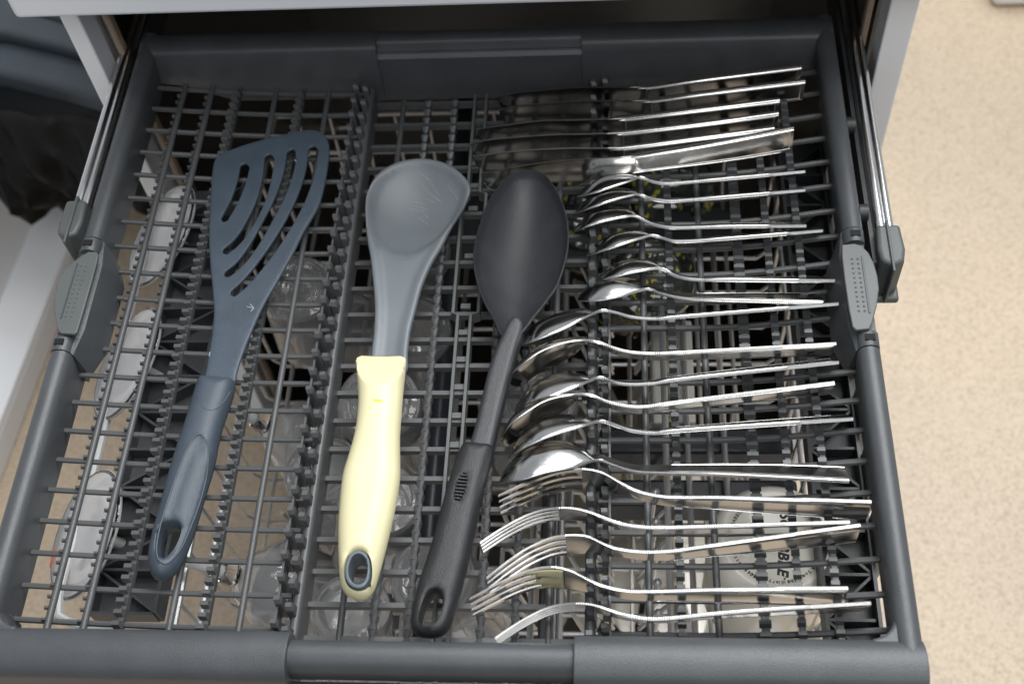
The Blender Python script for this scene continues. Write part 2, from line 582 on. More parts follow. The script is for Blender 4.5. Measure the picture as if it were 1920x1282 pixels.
# slot of two thin rails in the middle, wide window half way
sl = MB()
for s in (-1, 1):
    xa, xw = -0.0012 + s * 0.0045, -0.0005 + s * 0.0088
    path = [(xa, YA), (xa, 0.003), (xw, 0.0045), (xw, 0.112), (xa, 0.1135), (xa, YB)]
    rings = []
    for i, (px_, py_) in enumerate(path):
        rings.append([(px_ - 0.0011, py_, ZM - 0.003), (px_ + 0.0011, py_, ZM - 0.003), (px_ + 0.0011, py_, ZM + 0.008), (px_ - 0.0011, py_, ZM + 0.008)])
    sl = MB()
    sl.loft(rings)
    sl.build('slot_rail', M['plastic_cap'], dr, smooth=False, bevel=0.0003)
bridge = MB().box((0, 0, 0), (0.0068, 0.0040, 0.0030)).mesh('slot_bridge', M['plastic_cap'], smooth=False)
for k in range(-5, 9):
    y = 0.0125 + k * 0.0440 / 2
    if 0.0 < y < 0.115 and k % 2:
        continue
    inst('slot_bridge', bridge, dr, (-0.0012, y, ZM + 0.003))

# dividers with two staggered rows of tall teeth
tooth = MB()
tooth.add([(-0.0023, -0.0043, 0), (0.0029, -0.0043, 0), (0.0029, 0.0041, 0), (-0.0023, 0.0041, 0),
           (-0.0026, -0.0017, 0.0150), (0.0013, -0.0017, 0.0150), (0.0013, 0.0032, 0.0150), (-0.0026, 0.0032, 0.0150),
           (-0.0034, 0.0003, 0.0172), (0.0003, 0.0003, 0.0172), (0.0003, 0.0032, 0.0168), (-0.0034, 0.0032, 0.0168)],
          [(3, 2, 1, 0), (0, 1, 5, 4), (1, 2, 6, 5), (2, 3, 7, 6), (3, 0, 4, 7), (4, 5, 9, 8), (5, 6, 10, 9), (6, 7, 11, 10), (7, 4, 8, 11), (8, 9, 10, 11)])
tooth = tooth.mesh('divider_tooth', M['plastic_grid'], smooth=False)
for xc, s in ((-0.0925, 1), (0.0925, -1)):
    dv = empty('tray_divider')
    dv.parent = dr
    outer = xc - s * 0.0048
    inner = xc + s * 0.0050
    # thin plate towards the side tray, round-topped wall towards the deep middle tray
    MB().box((outer - s * 0.0018, (YA + YB) / 2, -0.041), (0.0014, YB - YA, 0.012)).build('divider_plate', M['plastic_grid'], dv, smooth=False)
    rings = []
    for y in (YA, YB):
        prof = []
        for a in range(7):
            th = math.pi * a / 6
            prof.append((inner + 0.0032 * math.cos(th), y, -0.0385 + 0.0032 * math.sin(th)))
        rings.append([(inner + 0.0032, y, -0.057)] + prof + [(inner - 0.0032, y, -0.057)])
    MB().loft(rings).build('divider_wall', M['plastic_grid'], dv)
    for k in range(31):
        y = YA + 0.010 + k * 0.0146
        inst('divider_tooth', tooth, dv, (outer, y + 0.004, -0.047))
        inst('divider_tooth', tooth, dv, (inner - s * 0.0012, y - 0.0015, -0.044))
    for y in YK:
        inst('divider_bridge', bridge, dv, (xc, y, -0.046))

# side rails
prof = [(-HX, -0.034), (-HX, -0.006), (-0.2668, -0.0025), (-0.2645, -0.0002), (-0.2610, 0.0008), (-0.2570, -0.0002), (-0.2545, -0.0028), (-0.2535, -0.0065),
        (-0.2545, -0.018), (-0.2568, -0.038), (-0.2590, -0.038), (-0.2570, -0.016), (-0.2650, -0.012), (-0.2655, -0.034)]
for s in (-1, 1):
    for ya, yb in ((-0.2560, -0.0545), (0.040, 0.243)):
        MB().loft([[(-s * x, y, z) for x, z in prof] for y in (ya, yb)]).build('side_rail', M['plastic'], dr, angle=35)
    # grip module
    gp = [(-HX + 0.0004, -0.034), (-HX + 0.0004, -0.006), (-0.2660, -0.003), (-0.2560, -0.003), (-0.2500, -0.006), (-0.2440, -0.022), (-0.2440, -0.034), (-0.2560, -0.040)]
    MB().loft([[(-s * (x if y in (-0.034, 0.020) or x < -0.256 else lerp(x, -0.254, 0.75)), y, z) for x, z in gp] for y in (-0.0540, -0.034, 0.020, 0.0395)]).build('grip_body', M['plastic'], dr, angle=35)
    for y in (-0.0485, 0.0335):
        MB().loft([[(-s * x, yy, z + 0.0008 + (0.0004 if abs(yy - y) < 0.004 else 0)) for x, z in prof[1:9]] for yy in (y - 0.0055, y - 0.0035, y + 0.0035, y + 0.0055)]).build('grip_collar', M['plastic'], dr, angle=35)
        MB().box((-s * -0.2610 * -1 if False else s * 0.2610, y, 0.0014), (0.0062, 0.0044, 0.0020)).build('collar_slot_shade', M['hole'], dr, smooth=False)  # black block for the slot, its inner shade put into the colour

# grip plates traced as flat lens-shaped tabs
lg = [(375, 540), (430, 540), (442, 560), (432, 610), (400, 730), (360, 870), (300, 1075), (280, 1090), (190, 1085), (165, 1050), (150, 960), (148, 860), (160, 780), (190, 700), (240, 635), (310, 580)]
rg = [(890, 85), (960, 78), (1000, 90), (1040, 130), (1070, 190), (1090, 260), (1098, 330), (1085, 430), (1060, 520), (1045, 555), (970, 562), (950, 545), (930, 450), (905, 280), (890, 150)]
for side, P in (('l', [(60 + x / 3.561, 320 + y / 3.561) for x, y in lg]), ('r', [(1280 + x / 2.981, 430 + y / 2.981) for x, y in rg])):
    pts = [at(x, y, 0.0035) for x, y in P]
    pl = MB().prism([(p.x, p.y) for p in pts], 0.0008, 0.0035).build('grip_plate', M['plastic_cap'], dr, smooth=True, angle=30, bevel=0.0007)
    dots = MB()
    if side == 'l':
        a0, a1, b0, b1 = (60 + 325 / 3.561, 320 + 635 / 3.561), (60 + 225 / 3.561, 320 + 970 / 3.561), (60 + 362 / 3.561, 320 + 637 / 3.561), (60 + 262 / 3.561, 320 + 970 / 3.561)
    else:
        a0, a1, b0, b1 = (1280 + 945 / 2.981, 430 + 165 / 2.981), (1280 + 985 / 2.981, 430 + 455 / 2.981), (1280 + 978 / 2.981, 430 + 165 / 2.981), (1280 + 1018 / 2.981, 430 + 455 / 2.981)
    for q0, q1 in ((a0, a1), (b0, b1)):
        for k in range(12):
            p = at(lerp(q0[0], q1[0], k / 11), lerp(q0[1], q1[1], k / 11), 0.0036)
            dots.ball((p.x, p.y, 0.0034), 0.0009, n=8, m=4, sz=0.9)
    dots.build('grip_dots', M['plastic_cap'], pl)
    e = -1 if side == 'l' else 1
    r0 = at(*(a0 if side == 'l' else b0), 0.0035)
    r1 = at(*(a1 if side == 'l' else b1), 0.0035)
    MB().tube([(r0.x + e * 0.0028, r0.y + .002, 0.0032), (r1.x + e * 0.0028, r1.y - .002, 0.0032)], 0.0009, 6).build('grip_ridge', M['plastic'], pl)


def beam_x(prof, x0, x1, name, m, bevel=0.0):
    return MB().loft([[(x, y, z) for y, z in prof] for x in (x0, x1)]).build(name, m, dr, angle=35, bevel=bevel)


def arc(cy, cz, ry, rz, a0, a1, n=8):
    return [(cy + ry * math.cos(math.radians(lerp(a0, a1, i / n))), cz + rz * math.sin(math.radians(lerp(a0, a1, i / n)))) for i in range(n + 1)]


# front bar: two sleeves and the tube they slide on
sleeve = arc(-0.2545, -0.0085, 0.0145, 0.0105, 0, 180, 14) + [(-0.2690, -0.034), (-0.2670, -0.036), (-0.2440, -0.044), (-0.2400, -0.044)]
beam_x(sleeve, -0.2678, -0.0796, 'front_sleeve', M['plastic'], 0.0006)
beam_x(sleeve, 0.0796, 0.2678, 'front_sleeve', M['plastic'], 0.0006)
tube = arc(-0.2530, -0.0120, 0.0095, 0.0095, 0, 180, 12) + [(-0.2625, -0.022), (-0.2435, -0.046)]
beam_x(tube, -0.0800, 0.0800, 'front_tube', M['plastic'])
MB().tube([(-0.080, -0.268, -0.026), (0.080, -0.268, -0.026)], 0.0055, 12).build('lower_tube', M['plastic'], dr)
# inner front wall
MB().box((0, -0.2415, -0.0485), (0.50, 0.003, 0.018)).build('front_wall', M['plastic'], dr, smooth=False)
# round inner corners of the frame
for s in (-1, 1):
    for yc, sy in ((-0.2262, -1),):
        r = 0.0140
        cx = 0.2545 - r
        pts = [(s * (cx + r * math.cos(a)), yc + sy * r * math.sin(a)) for a in [math.pi / 2 * i / 8 for i in range(9)]]
        pts += [(s * cx, yc + sy * (r + 0.004)), (s * 0.2600, yc + sy * (r + 0.004)), (s * 0.2600, yc)]
        MB().prism(pts, -0.038, -0.0030).build('corner_fillet', M['plastic'], dr, angle=40, bevel=0.0022)

# back wall: middle panel and two sleeves in front of it
mid = [(0.2420, -0.020)] + arc(0.2345, -0.0050, 0.0075, 0.0045, 0, 180, 10) + [(0.2255, -0.0075), (0.2245, -0.010), (0.2235, -0.0105), (0.2212, -0.0075 - 0.006), (0.2200, -0.056), (0.2225, -0.056), (0.2240, -0.020)]
beam_x(mid, -0.0860, 0.0860, 'back_panel', M['plastic'])
MB().tube([(-0.078, 0.2240, -0.0095), (-0.006, 0.2240, -0.0095)], 0.0008, 6).build('panel_bead', M['plastic'], dr)
MB().tube([(0.002, 0.2240, -0.0095), (0.078, 0.2240, -0.0095)], 0.0008, 6).build('panel_bead', M['plastic'], dr)
for s in (-1, 1):
    m = MB()
    rings = []
    for i in range(17):
        ax = lerp(0.0790, 0.2660, i / 16)
        u = sstep(0.19, 0.255, ax)
        zb = lerp(-0.052, -0.031, u)
        yw = 0.2188
        rings.append([(s * ax, y, z) for y, z in [(0.2440, -0.022)] + arc(0.2325, -0.0040, 0.0115, 0.0048, 0, 180, 10) + [(0.2195, -0.010), (yw - 0.0002, zb), (yw + 0.0018, zb), (0.2225, -0.012)]])
    m.loft(rings)
    m.build('back_sleeve', M['plastic'], dr, angle=35)

# screw bosses under the right rail
for y in (0.140, 0.060):
    MB().tube([(0.2675, y, -0.010), (0.2735, y, -0.010)], 0.006, 12).build('guide_roller', M['plastic_dark'], dr)

# ------------------------------------------------------------------ cutlery standing on edge in the right-hand teeth
def cutlery_frame(points, zs_tip, zs_end, hwf, phi, step=0.0035):
    """points: traced near edge from tip to handle end; returns list of (t, centre, hw), V, N"""
    n = len(points)
    # cumulative pixel length gives a first t
    L = [0.0]
    for a, b in zip(points, points[1:]):
        L.append(L[-1] + math.hypot(b[0] - a[0], b[1] - a[1]))
    P = []
    c = math.cos(phi)
    for (x, y), l in zip(points, L):
        t = l / L[-1]
        zc = lerp(zs_tip, zs_end, sstep(0.0, 0.75, t))
        P.append(at(x, y, zc + hwf(t) * c))
    axis = (P[-1] - P[0])
    axis.z = 0
    axis.normalize()
    F = Vector((axis.y, -axis.x, 0))          # horizontal, towards the camera side
    if F.y > 0:
        F = -F
    V = (Vector((0, 0, 1)) * math.cos(phi) + F * math.sin(phi)).normalized()
    N = (F * math.cos(phi) - Vector((0, 0, 1)) * math.sin(phi)).normalized()
    S = catmull(P, step)
    D = [0.0]
    for a, b in zip(S, S[1:]):
        D.append(D[-1] + (b - a).length)
    out = []
    for p, d in zip(S, D):
        t = d / D[-1]
        out.append((t, p, hwf(t)))
    return out, V, N


VS = [-1, -0.96, -0.90, -0.84, -0.78, -0.5, -0.2, 0.2, 0.5, 0.78, 0.84, 0.90, 0.96, 1]


def strip_piece(mb, fr, V, N, th, depth=None, groove=None, vs=VS, em=0.75):
    """sweep a flat section along the traced edge; front/back faces with optional bowl depth and border groove"""
    m = len(vs)
    front, back = [], []
    for t, e, hw in fr:
        c = e - V * hw
        h = th(t) / 2
        fa, ba = [], []
        for v in vs:
            off = -depth(t, v) if depth else 0.0
            g = groove(t, v) if groove else 0.0
            p = c + V * (hw * v) + N * off
            edge = ((em(t) if callable(em) else em) if abs(v) == 1 else 0.8 if abs(v) == 0.96 and callable(em) else 1.0)
            fa.append(p + N * (h * edge - g))
            ba.append(p - N * (h * edge - g))
        front.append(fa)
        back.append(ba)
    R = len(fr)
    vsx = [p for r in front for p in r] + [p for r in back for p in r]
    B = R * m
    fs, fm = [], []
    for i in range(R - 1):
        for k in range(m - 1):
            a = i * m + k
            fs.append((a, a + 1, a + m + 1, a + m)); fm.append(0)
            fs.append((B + a, B + a + m, B + a + m + 1, B + a + 1)); fm.append(0)
        for k in (0, m - 1):
            a = i * m + k
            fs.append((a, a + m, B + a + m, B + a)); fm.append(1)
    for i in (0, R - 1):
        for k in range(m - 1):
            a = i * m + k
            fs.append((a, B + a, B + a + 1, a + 1)); fm.append(1 if i else 0)
    b0 = len(mb.v)
    mb.v += [tuple(p) for p in vsx]
    mb.f += [tuple(q + b0 for q in f) for f in fs]
    mb.m += fm


def border(t, v, t0=0.52):
    return 0.0 if t < t0 or not (0.82 < abs(v) < 0.92) else -0.00035 if False else 0.00040


def handle_hw(t, tn, wn, we):
    return lerp(wn, we, sstep(tn, 1.0, t) ** 0.8)


def spoon(label, pts, tb, H, D, phi, zt, ze, group, cat='spoon', name='spoon', we=0.0095):
    def hwf(t):
        h = handle_hw(t, tb, 0.0036, we)
        if t < tb * 1.12:
            u = t / (tb * 1.04)
            if u < 1.0:
                w = H * max(0.0, 1 - abs((u - 0.46) / (0.46 if u < 0.46 else 0.54)) ** 2.2) ** 0.55
                return max(w, 0.0006 if u < 0.3 else 0.0040 if u > 0.8 else 0.0006)
        return h

    fr, V, N = cutlery_frame(pts, zt, ze, hwf, phi)

    def depth(t, v):
        u = t / (tb * 1.06)
        if u >= 1:
            return 0.0
        return D * (1 - v * v) * max(0.0, math.sin(math.pi * u ** 0.9)) ** 0.75

    mb = MB()
    strip_piece(mb, fr, V, N, lambda t: lerp(0.0012, 0.0024, sstep(tb * 0.7, tb * 1.3, t)), depth, border)
    o = mb.build(name, [M['steel'], M['edge']], None, True, 50)
    tag(o, label, cat, group)
    return o


TS = 'teaspoons standing on edge'
TB = 'tablespoons standing on edge'
R = math.radians
spoon('small spoon closest to the knives, first of the six small spoons', [(1081, 370), (1118.5, 360.7), (1153.6, 349), (1181.7, 339.7), (1200.4, 332.7), (1219, 339.7), (1242.5, 344), (1270.6, 343.7), (1360, 336), (1510, 322)],
      0.285, 0.0155, 0.0085, R(41), -0.033, -0.020, TS, name='teaspoon')
spoon('small spoon second from the knives, resting between the first and third small spoons', [(1078.7, 400.5), (1118.5, 386.5), (1153.6, 374.8), (1191, 365.4), (1205, 367.8), (1224, 373.6), (1247, 377), (1270.6, 377), (1360, 370), (1510, 357)],
      0.285, 0.0155, 0.0085, R(42), -0.033, -0.020, TS, name='teaspoon')
spoon('small spoon third from the knives, its handle end touching the fourth', [(1073, 436.8), (1106.8, 422.8), (1142, 413.4), (1177, 406.4), (1193, 406.4), (1219, 419), (1242.5, 425), (1270.6, 427.4), (1360, 425.6), (1512, 424)],
      0.285, 0.0155, 0.0085, R(44), -0.033, -0.020, TS, name='teaspoon')
spoon('small spoon fourth from the knives, with a gap in front of it', [(1100, 480), (1142, 467), (1177, 455.5), (1221.5, 441.5), (1233, 443.8), (1252, 449.7), (1275, 453), (1360, 448), (1543, 433)],
      0.285, 0.0155, 0.0085, R(42), -0.033, -0.020, TS, name='teaspoon')
spoon('small spoon tucked behind the forward leaning small spoon', [(1116, 528), (1153.6, 518.7), (1200, 509), (1240, 503.5), (1259, 514), (1284.7, 522), (1317, 525), (1360, 525), (1566, 527)],
      0.285, 0.0160, 0.0085, R(42), -0.033, -0.020, TS, name='teaspoon')
spoon('small spoon leaning forward with the bright back of its bowl showing', [(1082, 564), (1118.5, 564), (1165, 556), (1214.5, 542), (1233, 549), (1259, 556), (1294, 561), (1360, 563.6), (1543, 569)],
      0.285, 0.0165, 0.0090, R(53), -0.033, -0.022, TS, name='teaspoon')
spoon('large spoon nearest the small spoons, its tip beside the black cooking spoon', [(972, 650), (1009, 636), (1059, 616), (1093, 598), (1126, 583), (1153, 586), (1183.5, 594.4), (1227, 598), (1280, 594), (1573, 570)],
      0.265, 0.0205, 0.0105, R(38), -0.030, -0.018, TB, name='tablespoon')
spoon('large spoon showing its wide mirror bowl, second of the large spoons', [(950, 708), (975.5, 686.6), (1009, 661.5), (1049, 644.7), (1086, 638), (1120, 641), (1153, 653), (1183.5, 660), (1227, 662.5), (1280, 660), (1568, 644)],
      0.275, 0.0205, 0.0100, R(14), -0.031, -0.018, TB, name='tablespoon')
spoon('large spoon nested just behind the most open mirror bowl', [(964, 779), (1002, 759), (1042.6, 740), (1086, 723.5), (1123, 708), (1153, 717), (1183.5, 721), (1227, 719), (1280, 711), (1573, 680)],
      0.265, 0.0205, 0.0105, R(38), -0.030, -0.018, TB, name='tablespoon')
spoon('large spoon with the most open mirror bowl, in the middle of the large spoons', [(938.6, 822.5), (958.7, 794), (992, 769), (1026, 750), (1069, 740), (1106, 740), (1136.5, 752), (1170, 760), (1210, 762), (1280, 752), (1565, 717)],
      0.275, 0.0205, 0.0105, R(12), -0.031, -0.018, TB, name='tablespoon')
spoon('large spoon just in front of the most open mirror bowl', [(953.6, 857.7), (995.6, 832.5), (1042.6, 814), (1093, 799), (1126, 789.6), (1153, 797), (1183.5, 807), (1227, 811.8), (1280, 807), (1600, 786)],
      0.265, 0.0205, 0.0100, R(36), -0.030, -0.018, TB, name='tablespoon')
spoon('large spoon fallen forward with dark bowl back, next to the forks', [(935.7, 905), (981, 898.5), (1023, 886.5), (1076, 876), (1118.7, 862.7), (1145, 870.6), (1172, 880), (1203.6, 886), (1278, 888.6), (1380, 892), (1592, 903)],
      0.280, 0.0205, 0.0105, R(52), -0.030, -0.022, TB, name='tablespoon')


def fork(label, pts, phi, zt, ze):
    tt, tp = 0.235, 0.345
    HW = 0.0125

    def hwf(t):
        if t < tt:
            return HW * lerp(0.94, 1.0, t / tt)
        if t < tp + 0.06:
            return lerp(HW, 0.0036, sstep(tt + 0.02, tp + 0.06, t))
        return handle_hw(t, tp, 0.0036, 0.0098)

    fr, V, N = cutlery_frame(pts, zt, ze, hwf, phi)
    mb = MB()
    body = [f for f in fr if f[0] >= tt - 0.012]
    strip_piece(mb, body, V, N, lambda t: lerp(0.0013, 0.0024, sstep(tt, 0.40, t)), lambda t, v: 0.0010 * (1 - v * v) * sstep(0.45, 0.3, t), border)
    f = mb.build('fork', [M['steel'], M['edge']], None, True, 50)
    tines = [q for q in fr if q[0] <= tt + 0.008]
    for k, vk in enumerate((-0.87, -0.29, 0.29, 0.87)):
        rings = []
        for t, e, hw in tines:
            c = e - V * hw + V * (vk * hw)
            w = lerp(0.0007, 0.0015, min(1, t / 0.10))
            h = 0.00065
            rings.append([c - V * w - N * h, c + V * w - N * h, c + V * w * .9 + N * h, c - V * w * .9 + N * h])
        mt = MB()
        mt.loft(rings)
        mt.m = [1 if (i % 4 == 1 or i >= len(mt.m) - 2) else 0 for i in range(len(mt.m))]
        # the outermost flank is the milled edge
        mt.build('tine', [M['steel'], M['satin']], f, True, 30)
    tag(f, label, 'fork', 'forks standing on edge')
    return f, fr, V, N


fork('fork closest to the spoons, its four tines fanned open', [(934, 927.6), (986, 904), (1039, 885), (1079, 878.6), (1113, 881), (1140, 890.5), (1166.5, 906), (1198, 921), (1238, 929.5), (1278, 931.6), (1380, 932), (1634, 940)], R(-4), -0.034, -0.018)
fork('fork seen edge on with tines stacked in one line, second from the spoons', [(900, 1016.5), (946, 987), (994, 963), (1034, 953), (1071, 952), (1105, 959.5), (1132, 970), (1161, 980.7), (1198, 987), (1251, 988.6), (1380, 984.7), (1594, 978)], R(9), -0.034, -0.018)
fork('middle fork of the five, its handle slanting up to the right', [(912, 1081.5), (959.6, 1045.7), (999, 1022), (1039, 1006), (1079, 1002.4), (1105, 1006), (1132, 1019), (1158.5, 1028.4), (1198, 1033.7), (1238, 1033.7), (1278, 1030), (1380, 1015), (1613, 984)], R(-3), -0.034, -0.016)
ff, fr, V, N = fork('dirty fork with yellowish food stuck on its tines', [(880, 1121), (933, 1093.4), (973, 1075), (1012.6, 1063.7), (1044.5, 1063), (1076, 1072), (1105.5, 1087), (1134.6, 1098.7), (1172, 1106.7), (1225, 1108), (1380, 1103.5), (1590, 1102)], R(-5), -0.034, -0.018)
fork('fork nearest the front bar of the drawer', [(928, 1195.5), (973, 1166), (1012.6, 1145), (1044.5, 1134.5), (1079, 1130.6), (1111, 1133), (1145, 1144), (1177, 1154.4), (1219.5, 1159.7), (1264.6, 1157.6), (1380, 1146.5), (1633, 1130)], R(12), -0.034, -0.016)
# stuck food on the dirty fork: an uneven film over the tine roots
fm = MB()
rnd = random.Random(3)
rows = [f for f in fr if 0.06 <= f[0] <= 0.27]
NV = 15
grid_ = []
for i, (t, e, hw) in enumerate(rows):
    line = []
    for k in range(NV):
        v = lerp(-0.95, 0.88, k / (NV - 1))
        bl = math.exp(-((t - 0.225) / 0.035) ** 2 - ((v - 0.1) / 0.75) ** 2)
        hgt = 0.0009 + 0.0022 * bl * (0.75 + 0.25 * math.sin(k * 0.8 + i * 0.45)) + rnd.uniform(0, 0.00012)
        line.append(e - V * hw * (1 - v) + N * hgt)
    grid_.append(line)
fs_ = []
for i in range(len(rows) - 1):
    for k in range(NV - 1):
        t = rows[i][0]
        if t > 0.185 + 0.022 * math.sin(k * 0.9) + 0.012 * math.sin(k * 2.3) and t < 0.262 + 0.008 * math.sin(k * 1.1):
            fs_.append((i * NV + k, i * NV + k + 1, (i + 1) * NV + k + 1, (i + 1) * NV + k))
fm.add([p for line in grid_ for p in line], fs_)
fo = fm.build('food_residue', M['food'], ff, True, 180)
fo['kind'] = 'stuff'
fo_s = fo.modifiers.new('thick', 'SOLIDIFY')
fo_s.thickness = 0.0007


def knife(label, pts, phi, zt, ze, mname='steel_knife_darkened'):
    tk = 0.45

    def hwf(t):
        if t < 0.06:
            return 0.0025 + 0.0062 * math.sqrt(max(0, 1 - ((0.06 - t) / 0.06) ** 2))
        if t < tk:
            return lerp(0.0087, 0.0098, sstep(0.06, 0.3, t)) - 0.0022 * sstep(0.33, tk, t)
        return lerp(0.0076, 0.0102, sstep(tk, 1.0, t))

    fr, V, N = cutlery_frame(pts, zt, ze, hwf, phi)
    mb = MB()

    def th(t):
        return lerp(0.0014, 0.0040, sstep(tk - 0.01, tk + 0.06, t)) - 0.0004 * sstep(0.6, 1.0, t)

    def groove(t, v):
        if t < tk + 0.035:
            # blade ground thin towards the cutting edge
            return 0.00042 * sstep(0.2, -1, v) if t < tk - 0.02 else 0.0
        a = abs(v)
        return 0.0007 if 0.82 < a < 0.92 else 0.0

    strip_piece(mb, fr, V, N, th, None, groove, em=lambda t: 0.95 if t < tk else 0.42)
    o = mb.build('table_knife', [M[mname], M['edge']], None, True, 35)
    tag(o, label, 'knife', 'table knives standing on edge')
    # raised frame line round the handle face
    hf = [f for f in fr if f[0] >= tk + 0.05]
    for side in (1, -1):
        lo = [q[1] - V * (q[2] * 1.72) + N * side * (th(q[0]) / 2) for q in hf]
        up = [q[1] - V * (q[2] * 0.28) + N * side * (th(q[0]) / 2) for q in hf]
        ax = (up[-1] - up[-2]).normalized()
        up[-1] = up[-1] - ax * 0.003
        lo[-1] = lo[-1] - ax * 0.003
        mbk = MB()
        mbk.tube(up + lo[::-1] + [up[0]], 0.00042, 6)
        mbk.build('handle_border', M['edge'], o)
    return o


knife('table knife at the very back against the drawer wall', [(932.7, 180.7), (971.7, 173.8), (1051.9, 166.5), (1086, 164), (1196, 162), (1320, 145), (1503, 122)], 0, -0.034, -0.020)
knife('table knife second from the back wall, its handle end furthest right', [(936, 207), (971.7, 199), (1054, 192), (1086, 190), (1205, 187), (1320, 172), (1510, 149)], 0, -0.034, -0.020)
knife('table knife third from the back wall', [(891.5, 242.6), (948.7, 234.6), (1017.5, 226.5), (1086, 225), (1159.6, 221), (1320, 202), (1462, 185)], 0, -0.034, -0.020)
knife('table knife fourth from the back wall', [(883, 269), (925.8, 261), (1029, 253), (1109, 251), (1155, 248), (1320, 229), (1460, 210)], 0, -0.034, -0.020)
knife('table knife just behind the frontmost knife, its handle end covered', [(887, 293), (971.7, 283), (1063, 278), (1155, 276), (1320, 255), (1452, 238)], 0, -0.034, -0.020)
knife('frontmost table knife with its whole bright handle face in view', [(902, 325), (949, 316), (1040, 302), (1132, 296), (1178, 292), (1320, 269), (1488, 237)], R(-13), -0.034, -0.018, 'steel')  # brighter steel puts the bright reflection of this face into the colour


# ------------------------------------------------------------------ kitchen utensils (filled outlines with real thickness)
def resample(P, step, closed=True):
    return catmull([(p[0], p[1], 0) for p in P], step, closed)


def inside(poly, x, y):
    c = False
    j = len(poly) - 1
    for i in range(len(poly)):
        xi, yi = poly[i][0], poly[i][1]
        xj, yj = poly[j][0], poly[j][1]
        if (yi > y) != (yj > y) and x < (xj - xi) * (y - yi) / (yj - yi) + xi:
            c = not c
        j = i
    return c


def poly_dist(poly, x, y):
    best = 1e9
    n = len(poly)
    for i in range(n):
        ax, ay = poly[i][0], poly[i][1]
        bx, by = poly[(i + 1) % n][0], poly[(i + 1) % n][1]
        dx, dy = bx - ax, by - ay
        L = dx * dx + dy * dy
        t = 0 if L == 0 else max(0, min(1, ((x - ax) * dx + (y - ay) * dy) / L))
        d = (ax + t * dx - x) ** 2 + (ay + t * dy - y) ** 2
        if d < best:
            best = d
    return math.sqrt(best)


def world_poly(px, z, step=0.0025):
    return [(p.x, p.y) for p in resample([at(x, y, z) for x, y in px], step)]


def filled(name, poly, holes, top, bot, m, parent=None, grid=0.0028, R0=0.004, angle=60, lines=()):
    """solid between top(x,y,d) and bot(x,y,d) over a polygon with holes; d = distance to the border"""
    loops = [poly] + list(holes)
    V2, E2 = [], []
    for lp in loops:
        b = len(V2)
        V2 += [Vector((p[0], p[1])) for p in lp]
        E2 += [(b + i, b + (i + 1) % len(lp)) for i in range(len(lp))]
    nb = len(V2)

    def ok(x, y):
        return inside(poly, x, y) and not any(inside(h, x, y) for h in holes)

    def dist(x, y):
        return min(poly_dist(lp, x, y) for lp in loops)

    for lp in loops:
        n = len(lp)
        for f in (0.10, 0.3, 0.62, 1.0):
            d = f * R0
            for i in range(0, n):
                a, b = lp[i - 1], lp[(i + 1) % n]
                tx, ty = b[0] - a[0], b[1] - a[1]
                L = math.hypot(tx, ty) or 1
                for s in (1, -1):
                    x, y = lp[i][0] - s * ty / L * d, lp[i][1] + s * tx / L * d
                    if ok(x, y) and dist(x, y) > 0.93 * d:
                        V2.append(Vector((x, y)))
    for ln in lines:
        n = len(ln)
        for off in (-0.0009, 0.0, 0.0009, 0.0022):
            for i in range(n):
                a, b = ln[i - 1], ln[(i + 1) % n]
                tx, ty = b[0] - a[0], b[1] - a[1]
                L = math.hypot(tx, ty) or 1
                x, y = ln[i][0] - ty / L * off, ln[i][1] + tx / L * off
                if ok(x, y) and dist(x, y) > 0.0008:
                    V2.append(Vector((x, y)))

    def near_line(x, y):
        return any(poly_dist(ln, x, y) < 0.0030 for ln in lines)

    xs = [p[0] for p in poly]
    ys = [p[1] for p in poly]
    j = 0
    y = min(ys)
    while y < max(ys):
        x = min(xs) + (grid / 2 if j % 2 else 0)
        while x < max(xs):
            if ok(x, y) and dist(x, y) > R0 * 1.25 and not near_line(x, y):
                V2.append(Vector((x, y)))
            x += grid
        y += grid * 0.87
        j += 1
    vo, eo, fo, ov, oe, of = delaunay_2d_cdt(V2, E2, [], 0, 1e-6)
    border_v = set()
    for i, src in enumerate(ov):
        if any(s < nb for s in src):
            border_v.add(i)
    tris = []
    for f in fo:
        cx = sum(vo[i].x for i in f) / len(f)
        cy = sum(vo[i].y for i in f) / len(f)
        if ok(cx, cy):
            tris.append(tuple(f))
    ds = [0.0 if i in border_v else min([poly_dist(poly, v.x, v.y)] + [5 * poly_dist(h, v.x, v.y) for h in holes]) for i, v in enumerate(vo)]
    tz = [top(v.x, v.y, d) for v, d in zip(vo, ds)]
    bz = [bot(v.x, v.y, d) for v, d in zip(vo, ds)]
    mb = MB()
    k = len(vo)
    vs = [(v.x, v.y, z) for v, z in zip(vo, tz)] + [(v.x, v.y, z) for v, z in zip(vo, bz)]
    fs = [f for f in tris] + [tuple(k + i for i in reversed(f)) for f in tris]
    cnt = {}
    for f in tris:
        for a, b in zip(f, f[1:] + f[:1]):
            cnt[(a, b)] = 1
    for (a, b) in list(cnt):
        if (b, a) not in cnt:
            fs.append((a, k + a, k + b, b))
    mb.add(vs, fs)
    return mb.build(name, m, parent, True, angle)


def dome(d, R0, H):
    u = min(1.0, d / R0)
    return H * math.sqrt(max(0.0, 1 - (1 - u) ** 2))


def stadium(p0, p1, w, step=1.5):
    """pixel outline of a slot between two pixel points"""
    dx, dy = p1[0] - p0[0], p1[1] - p0[1]
    a = math.atan2(dy, dx)
    out = []
    for i in range(9):
        t = a + math.pi / 2 + math.pi * i / 8
        out.append((p0[0] + w * math.cos(t), p0[1] + w * math.sin(t)))
    for i in range(9):
        t = a - math.pi / 2 + math.pi * i / 8
        out.append((p1[0] + w * math.cos(t), p1[1] + w * math.sin(t)))
    return out


